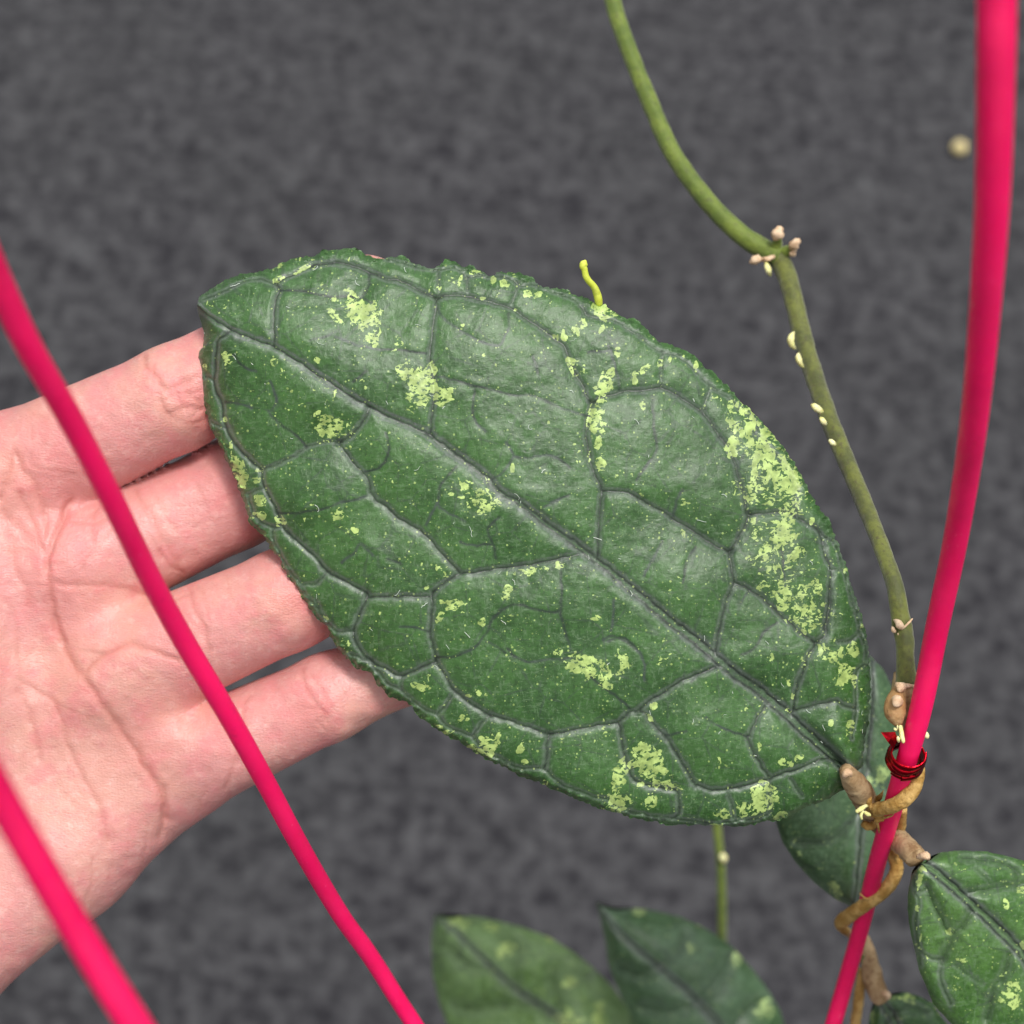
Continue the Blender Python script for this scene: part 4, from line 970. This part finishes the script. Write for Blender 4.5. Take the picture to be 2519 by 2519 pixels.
# ------------------------------------------------------------------ hanger wires
w1 = tube('hanger_wire', tp('O 1884,-420,190,88.3 1881,-60,206,76.8 1879,120,212,73.0 1871,400,224,65.3 1844,740,248,53.8 1808,990,274,47.0 1769,1180,289,44.2 1739,1330,297,42.2 1712,1430,303,39.8 1690,1505,311,37.4 1657,1620,328,33.6 1627,1740,345,31.2 1596,1850,356,30.7 1567,1950,362,30.7 1500,2180,375,29.8'),
          M_PINK, None, seg=28, n=200)
tag(w1, 'right pink hanger wire with the plant stem twined round it', 'wire', 'pink hanger wires')
w2 = tube('hanger_wire', tp('O -150,150,190,63.0 -70,370,203,59.4 -28,475,210,57.6 14,570,216,54.9 58,660,222,52.2 138,800,233,48.6 215,950,245,45.5 282,1088,258,43.2 348,1210,270,41.9 428,1345,281,40.1 498,1470,293,38.2 568,1600,306,36.0 640,1722,320,34.2 696,1800,330,33.3 747,1880,338,32.4 813,1985,346,32.4 900,2150,356,31.5'),
          M_PINK, None, seg=28, n=200)
tag(w2, 'middle pink hanger wire crossing in front of the fingers', 'wire', 'pink hanger wires')
w3 = tube('hanger_wire', tp('O -260,1020,160,72.2 -100,1320,176,67.5 -2,1500,186,64.6 66,1620,191,62.7 142,1750,196,62.7 224,1885,200,63.6 292,1990,204,63.6 410,2160,212,62.7'), M_PINK, None, seg=28, n=120)
tag(w3, 'blurred pink hanger wire across the lower left corner, nearest the viewer', 'wire', 'pink hanger wires')

# ------------------------------------------------------------------ red foil twist tie
ax0 = world_pt(*[np.array(q * 1.0) for q in (1722 * OV, 1388 * OV, 299.5)])
ax1 = world_pt(*[np.array(q * 1.0) for q in (1706 * OV, 1448 * OV, 303.5)])
axd = (ax1 - ax0)
ctr = (ax0 + ax1) / 2 + axd * 0.12
axd = axd / np.linalg.norm(axd)
tiltv = axd * 1.0 + F * 0.75
tiltv /= np.linalg.norm(tiltv)
e1 = np.cross(tiltv, F)
e1 /= np.linalg.norm(e1)
e2 = np.cross(tiltv, e1)
tie = empty('twist_tie', ctr)
tag(tie, 'shiny red foil twist tie wound round the pink wire and stem', 'twist tie')


def foil_loop(name, h, r, w, phase, seed, parent, turns=1.05):
    m = 72
    th = np.linspace(phase, phase + 2 * np.pi * turns, m)
    nz = Noise2(seed)
    rr = r * (1 + 0.05 * nz(th * 1.7, th * 0 + 2))
    hh = h + (th - phase) / (2 * np.pi) * w * 0.8 + 0.00012 * nz(th * 2.3, th * 0 + 7)
    C = ctr + rr[:, None] * (np.cos(th)[:, None] * e1 + np.sin(th)[:, None] * e2) + hh[:, None] * tiltv
    Nr = np.cos(th)[:, None] * e1 + np.sin(th)[:, None] * e2
    prof = [(-1, -0.05), (-0.55, 0.22), (0, 0.42), (0.55, 0.22), (1, -0.05), (0.5, -0.18), (-0.5, -0.18)]
    V = np.stack([C + a_ * w * 0.5 * tiltv + b_ * w * 0.5 * Nr for a_, b_ in prof], 1)
    seg = len(prof)
    i = np.arange(m - 1)[:, None] * seg
    j = np.arange(seg)[None]
    j2 = (j + 1) % seg
    q = np.stack([i + j, i + j2, i + seg + j2, i + seg + j], -1).reshape(-1, 4)
    return mk_mesh(name, V.reshape(-1, 3), q, M_FOIL, parent)


for k, (h, r, w) in enumerate(((-0.0011, 0.0027, 0.0017), (0.0002, 0.00285, 0.0018), (0.0013, 0.0029, 0.0018), (0.0022, 0.0026, 0.0014))):
    foil_loop('foil_coil', h, r, w, 0.7 * k, 30 + k, tie)
fp = [(715, 1455, 297.5), (800, 1452, 297.2), (885, 1450, 298), (905, 1510, 298.4), (880, 1600, 298.4), (868, 1660, 299), (800, 1575, 297.6), (760, 1520, 297.3)]
fv = []
for dd in (0.0, 0.25):
    for x, y, d in fp:
        X_, Y_ = px('L', x, y)
        fv.append(world_pt(np.array(X_), np.array(Y_), np.array(d + dd)))
m = len(fp)
me = bpy.data.meshes.new('foil_end')
cen = len(fv)
fv.append(np.mean(fv[:m], 0) - F * 0.0004)
fcs = [(i, (i + 1) % m, cen) for i in range(m)] + [tuple(range(2 * m - 1, m - 1, -1))] + [(i, i + m, (i + 1) % m + m, (i + 1) % m) for i in range(m)]
me.from_pydata([tuple(q) for q in fv], [], fcs)
me.materials.append(M_FOIL)
link('foil_end', me, tie)

# ------------------------------------------------------------------ pellet on the ground
gp = CAM + 0
X_, Y_ = px('O', 1808, 288)
dirv = ((X_ - 1259.5) * S * R - (Y_ - 1259.5) * S * U + FOCUS * F)
tpar = -CAM[2] / dirv[2]
pc = CAM + dirv * tpar
vv, ff = [], []
na, nb = 16, 10
nz = Noise2(77)
for i in range(nb + 1):
    for j in range(na):
        ph, th = math.pi * i / nb, 2 * math.pi * j / na
        r_ = 0.0042 * (1 + 0.12 * float(nz(np.array(3 + 1.5 * math.sin(ph) * math.cos(th)), np.array(3 + 1.5 * math.sin(ph) * math.sin(th)))))
        vv.append((pc[0] + r_ * math.sin(ph) * math.cos(th), pc[1] + r_ * math.sin(ph) * math.sin(th) * 0.9, 0.0045 + 0.8 * r_ * math.cos(ph)))
for i in range(nb):
    for j in range(na):
        ff.append((i * na + j, i * na + (j + 1) % na, (i + 1) * na + (j + 1) % na, (i + 1) * na + j))
pel = mk_mesh('pellet', np.array(vv), np.array(ff)[:, ::-1], M_PELLET)
tag(pel, 'single cream pellet lying on the grey mat near the right wire', 'pellet')

# ------------------------------------------------------------------ hand
HD = 6.5


def hp(x, y, d, r):
    d = d + HD
    k = 164.0 / 1932.0 * d / 300.0
    return np.array([(x - 966) * k, -(y - 966) * k, -d]), r * k


CH = {'index': [(20, 898, 318, 115), (330, 752, 311.5, 99), (530, 645, 313, 89), (694, 556, 316, 75)],
      'middle': [(130, 1087, 317, 110), (440, 932, 320, 102), (640, 825, 321, 92), (790, 745, 321, 78)],
      'ring': [(220, 1275, 316, 112), (540, 1132, 311, 95.5), (720, 1060, 312, 87), (860, 1000, 314, 74)],
      'little': [(330, 1450, 318, 99), (620, 1315, 313, 81), (760, 1255, 314, 72), (870, 1205, 316, 60)],
      'thumb': [(-430, 1480, 322, 170), (-240, 1010, 306, 120), (-250, 720, 300, 105), (-215, 520, 302, 86)]}
PALM = [[(20, 900, 318, 117), (-230, 1140, 323, 135), (-560, 1600, 330, 150)], [(130, 1085, 316, 114), (-120, 1270, 324, 130), (-520, 1680, 330, 160)],
        [(220, 1275, 316, 112), (-20, 1440, 324, 128), (-480, 1780, 330, 160)], [(330, 1450, 318, 99), (120, 1600, 320, 132), (-150, 1800, 318, 150), (-440, 1900, 328, 165)],
        [(100, 1006, 323, 86), (-200, 1230, 327, 120)], [(205, 1195, 323, 80), (-100, 1370, 327, 120)], [(300, 1378, 321, 90), (0, 1540, 326, 120)],
        [(-450, 1500, 322, 180), (-190, 1270, 312, 190), (-190, 1120, 310, 165)]]


def round_cone(Pg, a, b, r1, r2):
    ba = b - a
    t = np.clip(((Pg - a) @ ba) / (ba @ ba), 0, 1).astype(np.float32)
    q = Pg - (a.astype(np.float32) + t[..., None] * ba.astype(np.float32))
    return np.sqrt((q * q).sum(-1)) - (r1 + (r2 - r1) * t)


def smin(a, b, k):
    h = np.clip(0.5 + 0.5 * (b - a) / k, 0, 1)
    return b * (1 - h) + a * h - k * h * (1 - h)


VOX = 0.68
lo3 = np.array([-165.0, -130.0, -362.0])
hi3 = np.array([0.0, 52.0, -292.0])
dims = np.ceil((hi3 - lo3) / VOX).astype(int)
gx_, gy_, gz_ = [np.arange(n_) * VOX + l_ for n_, l_ in zip(dims, lo3)]
FLD = np.full(dims, 50.0, np.float32)


def chain_field(pts, k):
    prs = [hp(*q) for q in pts]
    mn = np.min([p - r - 9 for p, r in prs], 0)
    mx = np.max([p + r + 9 for p, r in prs], 0)
    i0 = np.clip(((mn - lo3) / VOX).astype(int), 0, dims - 1)
    i1 = np.clip(((mx - lo3) / VOX).astype(int) + 1, 1, dims)
    sl = tuple(slice(a, b) for a, b in zip(i0, i1))
    Pg = np.stack(np.meshgrid(gx_[sl[0]], gy_[sl[1]], gz_[sl[2]], indexing='ij'), -1).astype(np.float32)
    out = None
    for (a, ra), (b, rb) in zip(prs[:-1], prs[1:]):
        f = round_cone(Pg, a, b, ra, rb)
        out = f if out is None else smin(out, f, k)
    return sl, out


PF = np.full(dims, 50.0, np.float32)
for ch in PALM:
    sl, f = chain_field(ch, 4.0)
    PF[sl] = smin(PF[sl], f, 10.0)
FF = np.full(dims, 50.0, np.float32)
for nme, ch in CH.items():
    sl, f = chain_field(ch, 2.0)
    if nme == 'thumb':
        PF[sl] = smin(PF[sl], f, 7.0)
    else:
        FF[sl] = np.minimum(FF[sl], f)
FLD = smin(FF, PF, 3.0)
# surface nets
ins = FLD < 0
corner = [(i, j, k) for i in (0, 1) for j in (0, 1) for k in (0, 1)]
nx_, ny_, nz_ = dims - 1
cnt = np.zeros((nx_, ny_, nz_), np.uint8)
for i, j, k in corner:
    cnt += ins[i:i + nx_, j:j + ny_, k:k + nz_]
act = np.argwhere((cnt > 0) & (cnt < 8))
cv = np.stack([FLD[act[:, 0] + i, act[:, 1] + j, act[:, 2] + k] for i, j, k in corner], 1)
acc = np.zeros((len(act), 3))
num = np.zeros(len(act))
ca = np.array(corner, float)
for a_ in range(8):
    for b_ in range(a_ + 1, 8):
        if abs(ca[a_] - ca[b_]).sum() != 1:
            continue
        m_ = (cv[:, a_] < 0) != (cv[:, b_] < 0)
        t = cv[m_, a_] / (cv[m_, a_] - cv[m_, b_])
        acc[m_] += ca[a_] + t[:, None] * (ca[b_] - ca[a_])
        num[m_] += 1
HV = lo3 + VOX * (act + acc / num[:, None])
vid = np.full((nx_, ny_, nz_), -1, np.int32)
vid[act[:, 0], act[:, 1], act[:, 2]] = np.arange(len(act))
qs = []
for axn in range(3):
    sh = [slice(1, d - 1) for d in dims]
    sa = list(sh)
    sb = list(sh)
    sa[axn] = slice(0, dims[axn] - 1)
    sb[axn] = slice(1, dims[axn])
    A_, B_ = ins[tuple(sa)], ins[tuple(sb)]
    ed = np.argwhere(A_ != B_)
    inside_first = A_[tuple(ed.T)]
    off = np.ones(3, int)
    off[axn] = 0
    base = ed + off
    o1, o2 = [k for k in range(3) if k != axn]
    quad = []
    for d1, d2 in ((0, 0), (1, 0), (1, 1), (0, 1)):
        c_ = base.copy()
        c_[:, o1] -= d1
        c_[:, o2] -= d2
        quad.append(vid[tuple(c_.T)])
    quad = np.stack(quad, 1)
    flip = inside_first if axn != 1 else ~inside_first
    quad[~flip] = quad[~flip][:, ::-1]
    qs.append(quad)
HQ = np.vstack(qs)
HQ = HQ[(HQ >= 0).all(1)]


def relax(V, Q, it, lam):
    e = np.vstack([Q[:, [0, 1]], Q[:, [1, 2]], Q[:, [2, 3]], Q[:, [3, 0]]])
    e = np.vstack([e, e[:, ::-1]])
    for _ in range(it):
        sm = np.zeros_like(V)
        cn = np.bincount(e[:, 0], minlength=len(V))
        for k in range(3):
            sm[:, k] = np.bincount(e[:, 0], V[e[:, 1], k], minlength=len(V))
        V = V + lam * (sm / np.maximum(cn, 1)[:, None] - V)
    return V


HV = relax(HV, HQ, 4, 0.5)
toW = lambda V: CAM + (V[:, :1] * R + V[:, 1:2] * U - V[:, 2:3] * F) / 1000.0


def subdivide(V, Q):
    e = np.sort(np.vstack([Q[:, [0, 1]], Q[:, [1, 2]], Q[:, [2, 3]], Q[:, [3, 0]]]), 1)
    ue, inv = np.unique(e, axis=0, return_inverse=True)
    inv = inv.reshape(4, -1)
    n0, n1 = len(V), len(ue)
    V2 = np.vstack([V, V[ue].mean(1), V[Q].mean(1)])
    E = [n0 + inv[k] for k in range(4)]
    C = n0 + n1 + np.arange(len(Q))
    return V2, np.vstack([np.stack([Q[:, k], E[k], C, E[k - 1]], 1) for k in range(4)])


HV, HQ2 = subdivide(HV, HQ)
V = relax(HV, HQ2, 3, 0.5)
fn = np.cross(V[HQ2[:, 2]] - V[HQ2[:, 0]], V[HQ2[:, 3]] - V[HQ2[:, 1]])
NR = np.zeros_like(V)
for k in range(4):
    for c_ in range(3):
        NR[:, c_] += np.bincount(HQ2[:, k], fn[:, c_], minlength=len(V))
NR /= np.linalg.norm(NR, axis=1)[:, None] + 1e-12
nv = len(V)
if (NR * (V - V.mean(0))).sum() < 0:
    NR = -NR
    HQ2 = HQ2[:, ::-1]
# photo position of every skin vertex, for the creases
k_ = 164.0 / 2519.0 * (-V[:, 2]) / 300.0
PX, PY = V[:, 0] / k_ + 1259.5, -V[:, 1] / k_ + 1259.5
front = np.clip(NR[:, 2] * 2.2 - 0.1, 0, 1)
nza, nzb = Noise2(91), Noise2(92)
PXw, PYw = PX + 4 * nza(PX / 25, PY / 25), PY + 4 * nzb(PX / 25, PY / 25)
CRE = [  # polyline, width px, depth mm
    ('Y 0,760 60,950 200,1080 330,1180 440,1330', 10, 0.25), ('M 330,1050 290,1130 250,1210 225,1290 210,1345 222,1420 232,1500 255,1600 290,1700', 9, 0.6),
    ('N 245,60 265,140 330,250 450,400 560,560 640,680 700,770 755,870 775,980', 10, 0.55),
    ('Y 0,760 130,300 230,460 330,560 430,780 470,900 480,1150', 9, 0.35), ('Y 200,700 300,900 380,1100 460,1350 490,1500', 8, 0.35),
    ('Y 760,760 700,920 600,1120 530,1300 480,1480', 8, 0.4), ('Y 560,1650 700,1680 950,1690 1150,1680 1400,1740 1560,1790', 8, 0.3),
    ('Y 1030,860 990,1000 1000,1250 900,1420 880,1500', 6, 0.25), ('Y 1160,1090 1060,1250 950,1380', 6, 0.22), ('Y 490,850 650,880 720,900', 5, 0.2), ('Y 720,1000 850,1030 960,1040 1110,1000', 5, 0.2),
    ('Y 540,1450 700,1420 950,1290', 5, 0.18), ('Y 330,0 340,180 320,400 500,440 800,510', 5, 0.15), ('Y 80,980 130,1300 140,1500 250,1700 270,1900', 8, 0.25),
    ('N 395,290 425,245 470,210 540,180 600,162 660,172 740,205 830,240', 8, 0.5), ('N 420,190 480,200 540,182', 6, 0.2),
    ('N 80,380 130,470 165,580 190,700', 9, 0.3), ('N 100,330 180,390 240,430 290,530 310,620 370,740 430,850 480,950 500,1080', 8, 0.3), ('N 240,430 330,470 420,500', 5, 0.15),
    ('N 80,700 190,650 330,640', 5, 0.1), ('N 520,1000 525,1150 510,1250', 5, 0.15), ('N 690,1000 685,1080 660,1180', 5, 0.15), ('N 610,1000 590,1120', 5, 0.12), ('N 440,1150 420,1290 390,1390', 5, 0.14),
    ('N 760,830 770,900 765,1000 750,1060', 7, 0.35), ('N 1085,560 1100,640 1090,720 1050,830', 6, 0.25), ('N 980,720 960,830 930,940', 5, 0.12), ('N 1160,400 1130,450 1120,520', 6, 0.22),
    ('M 680,340 700,400 750,450 760,560 810,640', 7, 0.35), ('M 870,450 890,520 950,560 990,640', 7, 0.3), ('M 740,470 800,500 930,440', 6, 0.25), ('M 760,560 850,520 960,510', 5, 0.2), ('M 800,620 880,590 960,600', 6, 0.25), ('M 900,640 950,600 985,590', 5, 0.22), ('M 730,380 720,440 740,520', 5, 0.22), ('M 820,480 850,560 900,630', 4, 0.2), ('M 840,470 890,540 930,610', 4, 0.15), ('M 880,660 960,650', 4, 0.2),
    ('M 650,980 700,1080 760,1180 810,1260 850,1330', 8, 0.3), ('M 740,1010 790,1090 860,1200', 6, 0.2), ('M 760,1270 810,1330 870,1370', 6, 0.35), ('M 700,1180 760,1270 790,1310', 6, 0.22),
    ('M 890,1430 920,1520 960,1620 1000,1740', 7, 0.3), ('M 930,1420 980,1520 990,1600', 5, 0.15), ('M 830,1500 910,1450 940,1430', 5, 0.2), ('M 860,1390 900,1420 940,1440', 6, 0.25),
    ('M 1050,1330 1090,1450 1150,1600', 4, 0.10), ('M 1000,1420 1110,1450 1280,1400', 4, 0.08), ('M 950,1500 1120,1540 1300,1510', 4, 0.08), ('M 1010,1700 1170,1600 1380,1570', 4, 0.08), ('M 1180,1340 1220,1480 1230,1600', 4, 0.08),
    ('M 930,930 980,1040 1000,1130', 4, 0.1), ('M 850,1050 1000,1040 1120,1000', 4, 0.08), ('M 870,1180 1030,1120 1160,1090', 4, 0.08), ('M 1040,880 1080,980 1110,1050', 5, 0.18), ('M 1090,1000 1150,980', 5, 0.16),
    ('N 1400,270 1415,340 1460,420 1530,520', 6, 0.25), ('N 1450,290 1500,380 1560,470', 5, 0.16), ('N 1410,450 1490,470 1570,520', 5, 0.16), ('N 1480,520 1510,560', 5, 0.16), ('N 1540,300 1590,400 1600,480', 4, 0.1), ('N 1600,360 1680,380', 4, 0.08),
    ('N 1000,180 960,250 1000,320', 5, 0.15), ('N 860,60 940,230', 5, 0.18), ('N 870,30 950,140 990,300', 5, 0.14), ('N 400,480 480,440 600,420', 4, 0.08), ('N 480,330 620,290 800,300', 4, 0.08), ('N 300,180 400,190 470,195', 5, 0.12), ('M 60,790 100,860 60,930 0,960', 7, 0.2), ('M 100,560 160,620 230,640', 6, 0.15),
    ('M 100,1120 180,1000 220,920', 4, 0.08), ('M 50,1280 130,1250 200,1300', 5, 0.12), ('M 60,1440 140,1420 210,1440', 5, 0.12), ('M 120,1800 170,1720 230,1690', 5, 0.14), ('M 30,1500 80,1620 100,1800', 6, 0.18)]
dep = np.zeros(nv)
crs = np.zeros(nv)
for spec, w_, dp in CRE:
    P = pl(spec)
    P = cat_rom(P, len(P) * 6) if len(P) > 2 else P
    D = seg_dist(PXw, PYw, P, 40.0)
    dep += dp * (0.42 * np.exp(-(D / (w_ * 0.8)) ** 2) + (0.38 * np.exp(-(D / (w_ * 2.6)) ** 2) if dp > 0.22 else 0) - 0.12 * np.exp(-((D - w_ * 2.0) / w_) ** 2))
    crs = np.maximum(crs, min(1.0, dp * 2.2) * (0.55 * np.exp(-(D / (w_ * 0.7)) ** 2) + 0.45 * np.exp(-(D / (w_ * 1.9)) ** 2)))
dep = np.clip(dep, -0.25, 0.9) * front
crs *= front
und = 0.22 * nza(PX / 60, PY / 60) + 0.10 * nzb(PX / 24, PY / 24)
for x, y, r_, h_ in ((60, 1180, 110, -1.2), (190, 1010, 70, 0.9), (260, 1210, 60, 0.7), (350, 1390, 60, 0.8), (120, 1550, 140, 0.6)):   # hollow of the palm, pads under the fingers
    und += h_ * np.exp(-((PX / OV - x) ** 2 + (PY / OV - y) ** 2) / r_ ** 2)
V = V + NR * (und * front - dep)[:, None]
red = np.zeros(nv)  # joint and palm pinkness; patches by the leaf also paint its contact shadow
for tg, x, y, r_, a_ in (('M', 1060, 560, 190, 1.0), ('M', 1000, 640, 110, 1.0), ('M', 1120, 960, 130, 0.9), ('M', 900, 560, 120, 0.5), ('M', 1420, 1480, 130, 0.9), ('M', 300, 950, 260, 0.5), ('M', 380, 1500, 220, 0.45), ('M', 1230, 1180, 100, 0.8),
                         ('N', 700, 600, 220, 0.55), ('N', 1040, 500, 100, 0.6), ('N', 1430, 480, 120, 0.5), ('N', 900, 430, 160, 0.4), ('M', 800, 1640, 160, 0.35), ('M', 1520, 1640, 80, 0.8), ('N', 400, 450, 200, 0.3), ('M', 800, 880, 90, 0.4)):
    cx, cy = px(tg, x, y)
    red = np.maximum(red, a_ * np.exp(-((PX - cx) ** 2 + (PY - cy) ** 2) / (r_ * tsc(tg)) ** 2))
n = NT('skin')
pm = n.attr('pm', False)
warm = n.noise(pm, 0.05, 3, 0.55)
mott = n.noise(pm, 0.22, 4, 0.62)
col = n.mix(n.step(warm, 0.38, 0.62), (0.57, 0.262, 0.24), (0.59, 0.305, 0.248))
col = n.mix(n.step(mott, 0.44, 0.66, 0, 0.65), col, (0.60, 0.215, 0.215))
col = n.mix(n.step(n.noise(pm, 0.6, 4, 0.65), 0.5, 0.72, 0, 0.45), col, (0.68, 0.415, 0.36))
col = n.mix(n.step(n.noise(pm, 1.8, 3, 0.65), 0.54, 0.74, 0, 0.3), col, (0.54, 0.17, 0.16))
col = n.mix(n.math('MULTIPLY', n.attr('red'), 0.6), col, (0.55, 0.145, 0.135))
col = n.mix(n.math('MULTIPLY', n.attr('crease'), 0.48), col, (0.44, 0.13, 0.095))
ridge = n.t.nodes.new('ShaderNodeTexWave')
n.put(ridge.inputs['Vector'], pm)
ridge.inputs['Scale'].default_value = 0.62
ridge.inputs['Distortion'].default_value = 9.0
ridge.inputs['Detail'].default_value = 1.0
ridge.inputs['Detail Scale'].default_value = 0.25
bm_ = n.bump(ridge.outputs['Fac'], 0.00003, 0.2)
bm_ = n.bump(n.voro(n.mapping(pm, (1, 1.5, 1), (0, 0, 0.5)), 0.55), 0.00015, 0.3, bm_)
bm_ = n.bump(n.noise(pm, 2.5, 3, 0.6), 0.00014, 0.6, bm_)
bm_ = n.bump(n.voro(n.mapping(pm, (1, 2.2, 1), (0, 0, 0.9)), 1.6), 0.00012, 0.5, bm_)
M_SKIN = n.set(Base_Color=col, Roughness=n.step(mott, 0.3, 0.7, 0.38, 0.55), Specular_IOR_Level=0.45, Normal=bm_, Subsurface_Weight=0.3,
               Subsurface_Radius=(0.0035, 0.0012, 0.0007), Subsurface_Scale=0.6)
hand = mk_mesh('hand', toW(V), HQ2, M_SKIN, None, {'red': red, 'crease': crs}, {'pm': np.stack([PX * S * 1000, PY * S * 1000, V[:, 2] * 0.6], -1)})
tag(hand, 'open left hand, palm toward the viewer, fingers under the largest leaf', 'hand')
